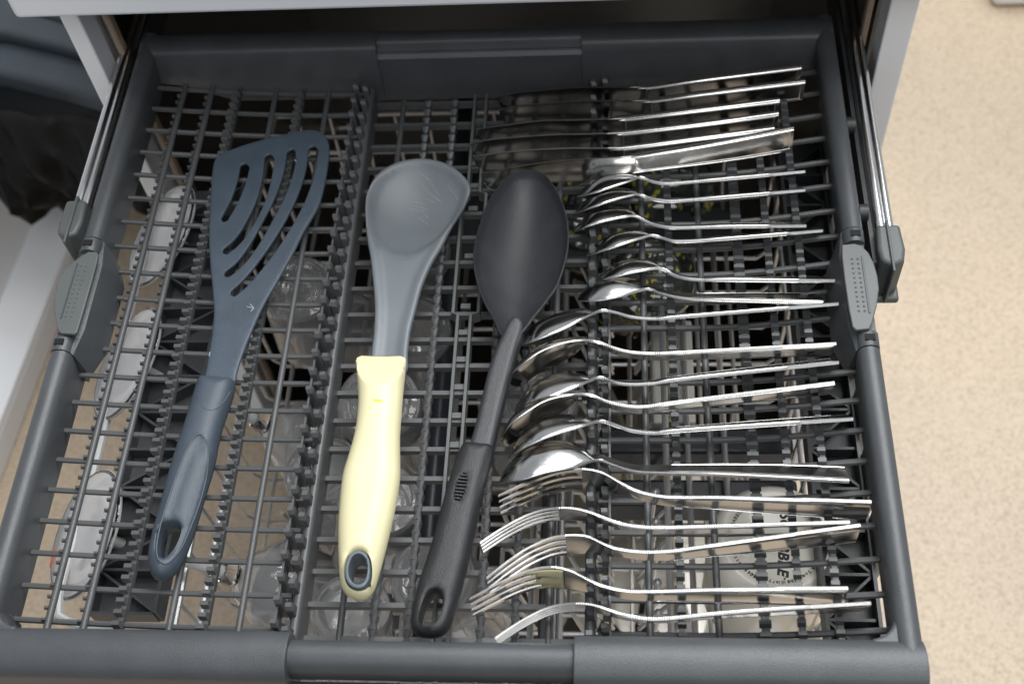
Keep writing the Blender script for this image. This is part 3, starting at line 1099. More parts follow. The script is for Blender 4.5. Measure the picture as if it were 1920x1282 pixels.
def ribbon(path, w0, w1):
    """pixel outline round a centre line with round ends"""
    P = [Vector((x, y, 0)) for x, y in path]
    P = catmull(P, 8)
    L, Rr = [], []
    n = len(P)
    for i, p in enumerate(P):
        t = (P[min(i + 1, n - 1)] - P[max(i - 1, 0)]).normalized()
        w = lerp(w0, w1, i / (n - 1))
        L.append((p.x - t.y * w, p.y + t.x * w))
        Rr.append((p.x + t.y * w, p.y - t.x * w))
    t0 = (P[0] - P[1]).normalized()
    t1 = (P[-1] - P[-2]).normalized()
    c0 = [(P[0].x + w0 * (t0.x * math.sin(a) + t0.y * math.cos(a)), P[0].y + w0 * (t0.y * math.sin(a) - t0.x * math.cos(a))) for a in [math.pi * k / 6 for k in range(1, 6)]]
    c1 = [(P[-1].x + w1 * (t1.x * math.sin(a) + t1.y * math.cos(a)), P[-1].y + w1 * (t1.y * math.sin(a) - t1.x * math.cos(a))) for a in [math.pi * k / 6 for k in range(1, 6)]]
    return L[::1] + c1[::-1] * 0 + [(P[-1].x + t1.x * w1 * .8, P[-1].y + t1.y * w1 * .8)] + Rr[::-1] + [(P[0].x + t0.x * w0 * .8, P[0].y + t0.y * w0 * .8)]


# --- slotted turner
tu = empty('slotted_turner')
tag(tu, 'slate blue slotted turner lying in the left tray', 'turner')
zT = -0.0225
head_px = [(402.6, 298.6), (419, 285), (476, 265), (537, 250), (577, 242), (600.5, 246.6), (614, 261.7), (617, 285), (610.5, 335.5), (597, 386), (570, 433), (550, 473.6), (520, 527), (496.5, 567.5), (476, 611), (459.6, 651), (446, 690), (437, 722), (410, 724), (382, 716), (386, 690), (391, 660), (397.5, 618), (400, 581), (397.5, 541), (393.5, 497), (391, 450), (392, 410), (394.5, 369), (397, 325)]
slots_px = [ribbon([(459, 312), (453, 339), (439.5, 376), (420, 411)], 8.6, 6.2),
            ribbon([(505, 295), (500, 335), (487, 380), (463, 427), (441, 456), (422, 471)], 9.0, 6.2),
            ribbon([(547, 286), (540, 325), (524, 370), (501, 415), (474, 462), (449.5, 494), (425, 514)], 9.2, 6.2),
            ribbon([(587, 280), (582, 319), (567, 366), (543, 415), (513, 463), (483, 503), (459.6, 530), (437, 550)], 9.2, 6.4)]
head = world_poly(head_px, zT)
slots = [world_poly(s, zT, 0.002) for s in slots_px]
cT = at(500, 400, zT)


def turner_top(x, y, d):
    return zT - 0.0016 + dome(d, 0.0016, 0.0016) + 0.0035 * sstep(-0.07, -0.10, y) * 1.0


def turner_bot(x, y, d):
    return zT - 0.0016 - dome(d, 0.0012, 0.0009) + 0.0016 * sstep(-0.07, -0.10, y)


filled('blade', head, slots, turner_top, turner_bot, M['blue'], tu, grid=0.004, R0=0.0016)
grip_px = [(372, 712), (379, 706), (410, 709), (436, 712), (441, 720), (433, 752), (419, 792), (409, 832.5), (402, 869), (382, 936), (361, 1005), (338, 1058), (316, 1082), (296, 1087), (282, 1073), (278.4, 1040), (287, 996), (304, 936), (321, 872), (335.5, 826), (349, 785.6), (361, 745)]
hole_px = [(304, 985.7), (318, 980), (333, 981.5), (338, 993), (330, 1016.6), (319, 1034), (307, 1043.6), (299, 1040), (296.5, 1022), (298.7, 999.7)]
zG = -0.013
grip = world_poly(grip_px, zG - 0.0080)
gh = world_poly(hole_px, zG - 0.002, 0.002)
panel_px = [(375, 811), (386, 830), (384, 870), (371, 920), (353, 975), (334, 1020), (312, 1049), (299, 1050), (292, 1035), (294, 1005), (305, 960), (325, 900), (344, 850), (360, 820)]
panel = world_poly(panel_px, zG + 0.003)


def grip_top(x, y, d):
    z = zG - 0.0085 + dome(d, 0.0105, 0.0095)
    if inside(panel, x, y):
        z += 0.0004 - 0.0016 * min(1.0, poly_dist(panel, x, y) / 0.0025)
    return z


filled('grip', grip, [gh], grip_top, lambda x, y, d: zG - 0.0088 - dome(d, 0.0105, 0.0095), M['grip_blue'], tu, grid=0.0022, R0=0.009, lines=[panel])
pr = [Vector((x, y, grip_top(x, y, poly_dist(grip, x, y)) + 0.0001)) for x, y in panel[::1]]
MB().tube(pr + [pr[0]], 0.00055, 6, caps=False).build('panel_ridge', M['grip_blue'], tu)
# scallop line moulded at the top of the grip
sc = [at(x, y, zG + 0.0012) for x, y in [(370, 735), (374, 754), (385, 766), (400, 765), (416, 748), (428, 724)]]
sc = [Vector((p.x, p.y, grip_top(p.x, p.y, poly_dist(grip, p.x, p.y)) - 0.0002)) for p in catmull(sc, 0.0015)]
MB().tube(sc, 0.00045, 6).build('grip_seam', M['grip_blue'], tu)
# pale scratches on the blade
sm = MB()
for a, b in (((463, 575), (476, 578)), ((476, 578), (470, 584)), ((476, 578), (469, 570)), ((552, 300), (556, 303)), ((392, 668), (394, 660))):
    p, q = at(*a, zT), at(*b, zT)
    sm.tube([(p.x, p.y, turner_top(p.x, p.y, .01) + 0.0001), (q.x, q.y, turner_top(q.x, q.y, .01) + 0.0001)], 0.0003, 5)
sm.build('scratch', M['scratch'], tu)

# --- grey scoop with the yellow handle
so = empty('serving_scoop')
tag(so, 'grey blue serving scoop with pale yellow handle lying in the middle tray', 'scoop')
zS = -0.022
sc_px = [(683.6, 386), (688.6, 355.6), (707, 325), (740.6, 303.6), (781, 295), (818, 298.6), (848, 310), (871.5, 330), (882, 349), (875, 372), (858, 402.5), (843, 430), (828, 460), (808, 494), (791, 534), (779, 577.6), (769, 618), (764, 658), (762, 692), (740, 700), (694, 700), (695.5, 661.5), (700.5, 618), (702, 571), (698.7, 524), (693.7, 480), (687, 440)]
sc_poly = world_poly(sc_px, zS)
cresc = [at(x, y, zS) for x, y in [(676, 400), (690, 440), (717, 470), (751, 485), (784, 477), (818, 450), (838, 433), (900, 350), (880, 270), (780, 250), (690, 290)]]
bowl_poly = [(p.x, p.y) for p in resample(cresc, 0.0015)]
cS = at(778, 388, zS)


def scoop_top(x, y, d):
    z = zS - 0.0018 + dome(d, 0.0018, 0.0018) - 0.0020 * sstep(0.003, 0.0080, d)
    if inside(bowl_poly, x, y):
        db = poly_dist(bowl_poly, x, y)
        r = math.hypot((x - cS.x) / 0.040, (y - cS.y) / 0.042)
        z -= 0.0130 * max(0.0, 1 - r * r) ** 0.9 * sstep(0, 0.009, db) + 0.0003 * sstep(0.0, 0.0016, db)
    return z


filled('scoop_head', sc_poly, [], scoop_top, lambda x, y, d: scoop_top(x, y, d) - 0.0012 - dome(d, 0.003, 0.0014), M['scoop'], so, grid=0.0024, R0=0.004, lines=[bowl_poly])
ye_px = [(667, 676), (669, 668), (677, 664), (700, 665.5), (725, 666), (750, 664.5), (758, 668), (760.5, 678), (759.5, 698), (756, 732), (752, 782), (749.5, 820), (750, 872), (749, 902), (740.6, 953), (727, 1013), (712, 1070), (700, 1106), (683.6, 1122), (662, 1121), (645, 1109), (636.5, 1081), (633.6, 1002.5), (636, 950), (642, 895), (652, 860), (661, 829), (668, 795), (671.5, 750), (669, 705)]
zY = -0.004
ye = world_poly(ye_px, zY - 0.0100)
yh = world_poly([(650, 1046), (657, 1034), (670, 1029), (683, 1033), (691, 1045), (693, 1065), (690, 1085), (681, 1097), (668, 1100), (655, 1094), (647, 1080), (646, 1062)], zY, 0.002)
yi = world_poly([(655.5, 1049), (661, 1039), (670.5, 1035), (680, 1039), (686, 1049), (688, 1066), (685, 1082), (678, 1091), (668, 1093), (659, 1088), (653, 1077), (652, 1062)], zY, 0.002)
pc = at(715, 640, zY)


yArc = at(713, 721, zY).y
SL = 0.44


def yel_body(d):
    return zY - 0.0105 + dome(d, 0.0125, 0.0115)


def yel_top(x, y, d):
    # a sloping thumb facet cut across the rounded upper end
    return min(yel_body(d), zY + 0.0008 - SL * (y - yArc))


facet = []
for k in range(41):
    u = -1 + 2 * k / 40
    px_ = 713 + u * 47
    best = None
    for py_ in range(662, 735):
        q = at(px_, py_, zY)
        if inside(ye, q.x, q.y) and zY + 0.0008 - SL * (q.y - yArc) >= yel_body(poly_dist(ye, q.x, q.y)):
            best = (q.x, q.y)
            break
    if best:
        facet.append(best)
facet = facet + [(x, y + 0.0001) for x, y in facet[::-1]]


filled('handle', ye, [yh], yel_top, lambda x, y, d: zY - 0.0115 - dome(d, 0.0115, 0.0105), M['yellow'], so, grid=0.0022, R0=0.0095, lines=[facet])
filled('hanging_ring', yh, [yi], lambda x, y, d: zY + 0.0006 - 0.0008 + dome(d, 0.0009, 0.0008) - 0.0020, lambda x, y, d: zY - 0.019, M['ring'], so, grid=0.0015, R0=0.0008)


def decal(name, pxs, zf, m, parent):
    P = world_poly(pxs, zY, 0.0012)
    return filled(name, P, [], lambda x, y, d: zf(x, y) + 0.00012, lambda x, y, d: zf(x, y) - 0.0003, m, parent, grid=0.0012, R0=0.0006)


yf = lambda x, y: yel_top(x, y, poly_dist(ye, x, y))
decal('yellow_mark', [(700, 750), (706, 749.5), (718, 752), (719, 755), (710, 755), (700, 753)], yf, M['yellow_mark'], so)
decal('yellow_stain', [(685, 870), (690, 866), (693, 880), (690, 900), (685, 907), (681, 895)], yf, M['yellow_stain'], so)
sm = MB()
rnd = random.Random(5)
for x0, y0, L, a in [(783, 322, 30, .5), (790, 340, 42, .75), (800, 330, 36, .9), (775, 372, 26, .3), (788, 378, 22, 1.0), (770, 365, 24, .2), (780, 392, 26, .6), (840, 345, 34, .95), (805, 352, 30, .7), (765, 378, 26, .1), (795, 360, 22, .45)]:
    path = []
    for k in range(6):
        x = x0 + L * k / 5 * math.cos(a) + rnd.uniform(-1, 1)
        y = y0 + L * k / 5 * math.sin(a) + rnd.uniform(-1, 1)
        p = at(x, y, zS - 0.006)
        path.append((p.x, p.y, scoop_top(p.x, p.y, 0.01) + 0.00005))
    sm.tube(path, 0.00012, 4)
sm.build('scratch', M['scratch'], so)

# --- black cooking spoon
bs = empty('cooking_spoon')
tag(bs, 'black nylon cooking spoon with a ribbed grip lying between scoop and cutlery', 'spoon')
zB = -0.018
bo_px = [(992, 317), (962, 322), (938.6, 342), (915, 376), (897, 426), (888, 463.6), (887.6, 497), (895, 534), (908, 567.5), (925, 598), (936, 622), (950, 634), (968, 634), (981, 621), (1002, 594), (1026, 564), (1046, 534), (1059, 497), (1066, 463.6), (1066.5, 430), (1061, 396), (1046, 359), (1026, 330), (1009, 320)]
bo = world_poly(bo_px, zB, 0.0018)
cB = at(978, 450, zB)


def smooth_depth(poly, x, y):
    """paraboloid-like depth over any outline: pi / integral(ds / d^2)"""
    t = 0.0
    n = len(poly)
    for i in range(n):
        ax, ay = poly[i]
        bx, by = poly[(i + 1) % n]
        mx, my = (ax + bx) / 2 - x, (ay + by) / 2 - y
        t += math.hypot(bx - ax, by - ay) / max(mx * mx + my * my, 1e-9)
    return math.pi / t


UB = smooth_depth(bo, cB.x, cB.y)


def bowl_top(x, y, d):
    z = zB - 0.0009 + dome(d, 0.0009, 0.0009)
    return z - 0.0215 * min(1.15, smooth_depth(bo, x, y) / UB) ** 0.72 * sstep(0.0010, 0.0028, d)


filled('bowl', bo, [], bowl_top, lambda x, y, d: bowl_top(x, y, d) - 0.0009 - dome(d, 0.002, 0.0012), M['black'], bs, grid=0.0022, R0=0.003)
st_px = [(945, 610), (952, 597), (962, 589), (973, 590), (981, 599), (980, 614), (971, 640), (955, 692), (935, 765), (920, 832.5), (918, 845), (872, 845), (874, 829), (890, 772), (909, 698), (925, 651)]
zN = -0.0150
stp = world_poly(st_px, zN)
filled('shaft', stp, [], lambda x, y, d: zN - 0.004 + dome(d, 0.0035, 0.004) - 0.0075 * sstep(0.0, -0.10, y), lambda x, y, d: zN - 0.0105 - 0.0075 * sstep(0.0, -0.10, y), M['black'], bs, grid=0.0025, R0=0.0035)
gr_px = [(869, 831), (876, 829), (900, 832), (922, 834), (925, 842), (922, 862), (908, 914), (892, 990), (874.5, 1070), (855, 1140), (842, 1176), (826, 1190), (805, 1193), (784, 1190), (772, 1178), (771, 1154), (784, 1093.5), (808, 1020), (831, 936), (850, 872), (860, 846)]
zR = -0.0165
grb = world_poly(gr_px, zR - 0.0065)
gho = world_poly([(787, 1164), (788, 1147), (797.5, 1119), (808, 1106), (820, 1104.5), (827, 1116), (825, 1142), (816, 1164), (802, 1171), (792, 1170)], zR, 0.002)
rib_px = [(877, 884), (881, 895), (878, 915), (871, 932), (861, 940), (852, 938), (849, 925), (853, 905), (862, 890), (870, 884)]
ribp = world_poly(rib_px, zR)


def bgrip_top(x, y, d):
    z = zR - 0.007 + dome(d, 0.0085, 0.0075)
    if inside(ribp, x, y):
        z -= 0.0010 * min(1, poly_dist(ribp, x, y) / 0.0008)
    return z


filled('grip', grb, [gho], bgrip_top, lambda x, y, d: zR - 0.0085 - dome(d, 0.010, 0.0095), M['black_smooth'], bs, grid=0.0020, R0=0.008)
rows = [((868, 886), (876, 887)), ((863, 891), (878, 892)), ((859, 897), (878, 898.5)), ((856, 903), (877, 905)), ((854, 909.5), (875.5, 911)), ((852.5, 916), (873, 917.5)), ((851, 922), (871, 924)), ((851, 928), (868, 930)), ((852, 934), (864, 935.5))]
for a, b in rows:
    a2, b2 = at(*a, zR), at(*b, zR)
    MB().box(((a2.x + b2.x) / 2, (a2.y + b2.y) / 2, zR + 0.00045), ((b2 - a2).length * 0.94, 0.0011, 0.0018), rz=math.atan2(b2.y - a2.y, b2.x - a2.x)).build('grip_rib', M['black_smooth'], bs, bevel=0.0003)

# ------------------------------------------------------------------ upper basket under the drawer and what stands in it
bk = empty('dish_basket')
tag(bk, 'grey wire dish basket below the cutlery drawer', 'dish rack')
BX0, BX1, BY0, BY1, BZ = -0.205, 0.245, -0.225, 0.300, -0.265
wy = MB().tube([(0, BY0, -0.155), (0, BY0 + 0.003, BZ + 0.01), (0, BY0 + 0.012, BZ), (0, BY1 - 0.012, BZ), (0, BY1 - 0.003, BZ + 0.01), (0, BY1, -0.155)], 0.0018, 6).mesh('wire_y', M['wire'])
wx = MB().tube([(BX0, 0, -0.155), (BX0 + 0.003, 0, BZ + 0.008), (BX0 + 0.012, 0, BZ - 0.0035), (BX1 - 0.012, 0, BZ - 0.0035), (BX1 - 0.003, 0, BZ + 0.008), (BX1, 0, -0.155)], 0.0018, 6).mesh('wire_x', M['wire'])
x = BX0 + 0.02
while x < BX1 - 0.01:
    inst('wire', wy, bk, (x, 0, 0))
    x += 0.030
y = BY0 + 0.02
while y < BY1 - 0.01:
    inst('wire', wx, bk, (0, y, 0))
    y += 0.0385
for z in (-0.155, -0.205):
    MB().tube([(BX0, BY0, z), (BX1, BY0, z), (BX1, BY1, z), (BX0, BY1, z), (BX0, BY0, z)], 0.0026, 8).build('rim_wire', M['wire'], bk)
# pale coated guide wire along the left side
MB().tube(catmull([(-0.2620, 0.170, -0.085), (-0.2615, 0.060, -0.086), (-0.2600, -0.030, -0.090), (-0.2590, -0.120, -0.088), (-0.2600, -0.190, -0.086), (-0.250, -0.206, -0.088), (-0.215, -0.209, -0.092)], 0.01), 0.0030, 8).build('guide_wire', M['coat'], bk)
# hairpin prongs
def hairpin(x, lean, z1, w, name='prong'):
    return MB().tube(catmull([(x, -w, BZ), (x + lean * 0.8, -w * 0.7, z1 - 0.012), (x + lean, -w * 0.35, z1), (x + lean, w * 0.35, z1), (x + lean * 0.8, w * 0.7, z1 - 0.012), (x, w, BZ)], 0.012), 0.0019, 6).mesh(name, M['wire_bright'])
for x, lean, z1, w in ((0.100, -0.030, -0.165, 0.017), (0.120, 0.030, -0.185, 0.017), (0.040, -0.020, -0.180, 0.016)):
    hp = hairpin(x, lean, z1, w)
    y = BY0 + 0.03
    while y < BY1 - 0.02:
        inst('prong', hp, bk, (0, y, 0))
        y += 0.0385
pin = MB().tube([(0, 0, BZ), (0.006, 0.004, -0.150)], 0.0019, 6)
pin.ball((0.006, 0.004, -0.149), 0.0034, n=10, m=6)
pin = pin.mesh('pin', M['wire_bright'])
for y in (-0.085, -0.108, -0.131, -0.154, -0.176):
    inst('pin', pin, bk, (0.125, y, 0))
for x, z in ((0.1395, -0.150), (0.0640, -0.150), (0.158, -0.190), (0.186, -0.190), (0.043, -0.17)):
    MB().tube([(x, BY0, z), (x, 0.20, z)], 0.0024, 8).build('long_wire', M['wire_bright'], bk)
MB().box((0.055, -0.02, -0.150), (0.010, 0.42, 0.014)).build('support_rail', M['plastic_dark'], bk, bevel=0.002)
MB().tube([(-0.0285, 0.30, -0.140), (-0.0285, -0.20, -0.140)], 0.0075, 12).build('spray_pipe', M['navy'], bk)
sa = empty('darkening_slab')  # added dark slab, darkens the view and the reflections under the knives
tag(sa, 'dark slab added across the basket to darken the space under the table knives', 'added slab')
MB().prism([(-0.06, 0.13), (0.0, 0.115), (0.10, 0.12), (0.20, 0.14), (0.205, 0.165), (0.10, 0.215), (0.0, 0.225), (-0.06, 0.20)], -0.150, -0.138).build('slab', M['plastic_dark'], sa, bevel=0.004)
MB().lathe([(0.0001, 0.012), (0.020, 0.012), (0.024, 0.0), (0.024, -0.02)], 24, Matrix.Translation((0.02, 0.17, -0.14))).build('slab_hub', M['plastic_dark'], sa)
for y in (-0.010, -0.055):
    MB().box((0.165, y, -0.215), (0.150, 0.022, 0.030)).build('cross_panel', M['navy'], bk, bevel=0.003)

# fold-down cup shelves of dark ribbed plastic
def cup_shelf(name, x0, x1, y0, y1, z, label, tabs=0):
    r = empty(name)
    tag(r, label, 'shelf', 'fold down cup shelves')
    MB().box(((x0 + x1) / 2, (y0 + y1) / 2, z - 0.016), (x1 - x0, y1 - y0, 0.002)).build('shelf_plate', (M['plastic'] if tabs == 0 else M['plastic_dark']), r, smooth=False)
    for x in (x0, x1):
        MB().box((x, (y0 + y1) / 2, z - 0.008), (0.0024, y1 - y0, 0.018)).build('shelf_edge', (M['plastic'] if tabs == 0 else M['plastic_dark']), r, smooth=False)
    y = y0
    k = 0
    P = 0.030
    while y < y1 - P * 0.5:
        a, b = (x0, x1) if k % 2 else (x1, x0)
        L = math.hypot(x1 - x0, P)
        MB().box(((x0 + x1) / 2, y + P / 2, z - 0.009), (L, 0.0018, 0.012), rz=math.atan2(P, b - a)).build('diagonal_rib', (M['plastic'] if tabs == 0 else M['plastic_dark']), r, smooth=False)
        MB().box(((x0 + x1) / 2, y, z - 0.0095), (x1 - x0 - 0.003, 0.0020, 0.013)).build('cross_rib', (M['plastic'] if tabs == 0 else M['plastic_dark']), r, smooth=False)
        y += P
        k += 1
    for k in range(tabs):
        y = y1 - 0.03 - k * 0.046
        m = MB()
        m.loft([[(x1 + 0.001 + 0.011 * math.cos(q), y + 0.016 * math.sin(q), zz) for q in [math.pi * j / 10 - math.pi / 2 + math.pi / 2 * 0 for j in range(11)]] for zz in (z - 0.030, z + 0.010)])
        m.build('rounded_tab', M['plastic'], r)
    return r
cup_shelf('cup_shelf', -0.238, -0.193, -0.200, 0.165, -0.084, 'dark ribbed cup shelf under the left tray, behind the stemmed glasses')
cup_shelf('cup_shelf', 0.232, 0.264, -0.228, 0.205, -0.085, 'dark ribbed cup shelf with rounded tabs under the right rail', 8)

# stemmed glasses lying upside down against the shelf
def wine_glass(f, kz, kn, bowl_len, bowl_r, label):
    F = at(*f, -0.080)
    K = at(*kn, kz)
    ax = (K - F).normalized()
    Mx = Matrix.Translation(F) @ ax.to_track_quat('Z', 'Y').to_matrix().to_4x4()
    L = (K - F).length
    g = empty('wine_glass')
    tag(g, label, 'glass', 'stemmed glasses lying under the left tray')
    foot = MB().lathe([(0.0001, -0.0010), (0.020, -0.0008), (0.0430, -0.0002), (0.0448, 0.0010), (0.0440, 0.0026), (0.036, 0.0024), (0.033, 0.0042), (0.029, 0.0028), (0.022, 0.0040), (0.020, 0.0052), (0.017, 0.0048), (0.012, 0.0066), (0.0052, 0.013), (0.0040, 0.030), (0.0038, L - 0.012), (0.0052, L - 0.006), (0.0001, L - 0.004)], 40, Mx).build('foot', M['milk_glass'], g)
    MB().lathe([(0.0428 + 0.0018 * math.cos(a), 0.0012 + 0.0016 * math.sin(a)) for a in [2 * math.pi * i / 8 for i in range(9)]], 40, Mx).build('foot_rim', M['glass'], g)
    MB().lathe([(0.0020, L - 0.008), (0.0072, L - 0.006), (0.0090, L), (0.0072, L + 0.006), (0.0030, L + 0.008)], 20, Mx).build('stem_knob', M['glass'], g)
    prof = [(0.0030, L + 0.005), (bowl_r * 0.45, L + 0.012), (bowl_r * 0.80, L + 0.030), (bowl_r, L + bowl_len * 0.5), (bowl_r * 0.93, L + bowl_len)]
    pin_ = [(r - 0.0016, z + (0.0016 if i < 3 else 0)) for i, (r, z) in enumerate(prof)]
    MB().lathe(prof + pin_[::-1][:-1] + [(0.0001, L + 0.008)], 40, Mx).build('bowl', M['pale_glass'], g)
    return g
wine_glass((300, 440), -0.168, (522, 554), 0.085, 0.036, 'stemmed glass with its cloudy foot nearest the back of the left tray')
wine_glass((235, 680), -0.168, (490, 790), 0.085, 0.036, 'stemmed glass with its cloudy foot beside the middle of the left rail')
g3 = wine_glass((157, 1000), -0.166, (430, 1075), 0.080, 0.036, 'stemmed glass with an orange spot on its foot, nearest the front bar')
q = at(98, 1045, -0.080)
MB().lathe([(0.0001, 0.0), (0.004, 0.0), (0.0045, -0.0006)], 14, Matrix.Translation(q) @ Euler((0, -0.9, 0)).to_matrix().to_4x4() @ Matrix.Diagonal((0.8, 1.6, 1, 1))).build('orange_spot', M['red'], g3)

# tumblers
def tumbler(x, y, z, r, h, m, label, group, tilt=(0, 0), ribs=0):
    g = empty('tumbler')
    tag(g, label, 'glass', group)
    Mx = Matrix.Translation((x, y, z)) @ Euler((tilt[0], tilt[1], 0)).to_matrix().to_4x4()
    prof = [(0.0001, -0.004), (r * 0.55, -0.004), (r * 0.70, 0.0), (r * 0.82, -0.001), (r * 0.90, -0.006), (r * 0.94, -h * 0.4), (r, -h)]
    inn = [(a - 0.0018, b) for a, b in prof[3:]]
    inn[0] = (r * 0.80, -0.010)
    MB().lathe(prof + inn[::-1] + [(0.0001, -0.012)], 36, Mx).build('glass_wall', m, g)
    return g
GM = 'clear tumblers under the middle tray'
tumbler(-0.055, 0.115, -0.110, 0.033, 0.10, M['pale_glass'], 'clear tumbler upside down below the grey scoop head', None, (0.1, 0.2))
tumbler(-0.050, 0.045, -0.115, 0.034, 0.10, M['pale_glass'], 'clear tumbler upside down below the neck of the grey scoop', None, (-0.1, 0.25))
tumbler(-0.068, -0.030, -0.105, 0.034, 0.10, M['pale_glass'], 'clear tumbler upside down left of the upper end of the yellow handle', None, (0.15, 0.1))
tumbler(-0.060, -0.105, -0.110, 0.033, 0.10, M['pale_glass'], 'clear tumbler upside down below the thick part of the yellow handle', None, (0.0, 0.2))
tumbler(-0.020, -0.165, -0.105, 0.033, 0.10, M['pale_glass'], 'clear tumbler upside down between the lower ends of both handles', None, (0.1, -0.15))
tumbler(-0.150, 0.090, -0.130, 0.033, 0.10, M['pale_glass'], 'clear tumbler upside down seen through the slots of the turner', None, (0.2, 0.1))
tumbler(-0.112, -0.070, -0.135, 0.033, 0.10, M['pale_glass'], 'clear tumbler upside down below the left toothed divider, beside the turner grip', None, (0.0, -0.1))
tumbler(0.045, -0.010, -0.140, 0.034, 0.10, M['pale_glass'], 'clear tumbler upside down under the shaft of the black cooking spoon', None, (0.1, 0.1))
tumbler(-0.072, -0.185, -0.110, 0.030, 0.10, M['pale_glass'], 'clear tumbler upside down in front of the hole of the yellow handle', None, (-0.1, 0.1))

def leaf_glass_material():
    m = bpy.data.materials.new('leaf_print_glass')
    m.use_nodes = True
    nt = m.node_tree
    p = nt.nodes['Principled BSDF']
    p.inputs['Roughness'].default_value = 0.06
    tc = nt.nodes.new('ShaderNodeTexCoord')
    mp = nt.nodes.new('ShaderNodeMapping')
    mp.inputs['Scale'].default_value = (120, 75, 75)
    mp.inputs['Rotation'].default_value = (0.3, 0.4, 0.6)
    nt.links.new(tc.outputs['Object'], mp.inputs['Vector'])
    v = nt.nodes.new('ShaderNodeTexVoronoi')
    v.inputs['Scale'].default_value = 1.0
    nz = nt.nodes.new('ShaderNodeTexNoise')
    nz.inputs['Scale'].default_value = 1.6
    nt.links.new(mp.outputs['Vector'], nz.inputs['Vector'])
    mv = nt.nodes.new('ShaderNodeMix')
    mv.data_type = 'RGBA'
    mv.blend_type = 'LINEAR_LIGHT'
    mv.inputs['Factor'].default_value = 0.7
    nt.links.new(mp.outputs['Vector'], mv.inputs['A'])
    nt.links.new(nz.outputs['Color'], mv.inputs['B'])
    nt.links.new(mv.outputs['Result'], v.inputs['Vector'])
    r = nt.nodes.new('ShaderNodeValToRGB')
    r.color_ramp.interpolation = 'LINEAR'
    e = r.color_ramp.elements
    e[0].position, e[0].color = 0.20, (0.52, 0.44, 0.07, 1)
    e[1].position, e[1].color = 0.34, (0.045, 0.055, 0.048, 1)
    nt.links.new(v.outputs['Distance'], r.inputs['Fac'])
    n = nt.nodes.new('ShaderNodeTexNoise')
    n.inputs['Scale'].default_value = 55
    nt.links.new(tc.outputs['Object'], n.inputs['Vector'])
    r2 = nt.nodes.new('ShaderNodeValToRGB')
    r2.color_ramp.elements[0].position, r2.color_ramp.elements[0].color = 0.40, (0.35, 0.37, 0.40, 1)
    r2.color_ramp.elements[1].position, r2.color_ramp.elements[1].color = 0.56, (1.1, 1.1, 1.0, 1)
    nt.links.new(n.outputs['Fac'], r2.inputs['Fac'])
    mx = nt.nodes.new('ShaderNodeMix')
    mx.data_type = 'RGBA'
    mx.blend_type = 'MULTIPLY'
    mx.inputs['Factor'].default_value = 1.0
    nt.links.new(r.outputs['Color'], mx.inputs['A'])
    nt.links.new(r2.outputs['Color'], mx.inputs['B'])
    nt.links.new(mx.outputs['Result'], p.inputs['Base Color'])
    return m
M['leafglass'] = leaf_glass_material()
tumbler(0.083, 0.155, -0.120, 0.038, 0.10, M['leafglass'], 'dark tumbler with yellow leaf print left of the small spoon bowls', None, (0.5, 0.1))
tumbler(0.150, 0.180, -0.125, 0.040, 0.10, M['leafglass'], 'dark tumbler with yellow leaf print under the frontmost knife handle', None, (0.6, 0.0))
tumbler(0.135, 0.098, -0.135, 0.038, 0.10, M['leafglass'], 'dark tumbler with yellow leaf print under the third and fourth small spoon', None, (0.5, 0.2))

# upright boards between the spoons' handles
for x0, th, lab in ((0.1365, 0.008, 'thin white board upright in the basket, left of the thicker one'), (0.1590, 0.014, 'thick white board upright in the basket, under the large spoon handles')):
    b_ = MB().box((x0, 0.055, -0.232), (th, 0.098, 0.062)).build('chopping_board', M['board'], None, bevel=0.002)
    tag(b_, lab, 'board', 'white boards upright in the basket')
b_ = MB().box((0.1458, 0.055, -0.235), (0.004, 0.094, 0.062)).build('yellow_board', M['yellow'], None, bevel=0.001)
tag(b_, 'thin yellow board wedged between the two white boards', 'board')

# mug upside down with printed base
mug = empty('mug')
tag(mug, 'cream mug upside down with black print on its base, under the fork handles', 'mug')
mc = at(1455, 1010, -0.100)
Mm = Matrix.Translation(mc)
MB().lathe([(0.0001, -0.0018), (0.0310, -0.0018), (0.0335, 0.0), (0.0360, 0.0), (0.0385, -0.0020), (0.0420, -0.007), (0.0435, -0.016), (0.0435, -0.088), (0.0425, -0.092), (0.0405, -0.088), (0.0400, -0.016), (0.0001, -0.010)], 56, Mm).build('mug_body', M['cream'], mug)
hp = catmull([(mc.x + 0.024, mc.y - 0.034, mc.z - 0.020), (mc.x + 0.038, mc.y - 0.052, mc.z - 0.026), (mc.x + 0.042, mc.y - 0.058, mc.z - 0.050), (mc.x + 0.036, mc.y - 0.050, mc.z - 0.072), (mc.x + 0.024, mc.y - 0.034, mc.z - 0.078)], 0.004)
MB().tube(hp, 0.0045, 10).build('mug_handle', M['cream'], mug)

def text_mesh(s, size, shear=0.0, off=0.0):
    c = bpy.data.curves.new('text', 'FONT')
    c.body = s
    c.size = size
    c.shear = shear
    c.offset = off
    c.align_x = 'CENTER'
    c.resolution_u = 3
    o = bpy.data.objects.new('text', c)
    COL.objects.link(o)
    me = bpy.data.meshes.new_from_object(o.evaluated_get(bpy.context.evaluated_depsgraph_get()))
    bpy.data.objects.remove(o)
    return me

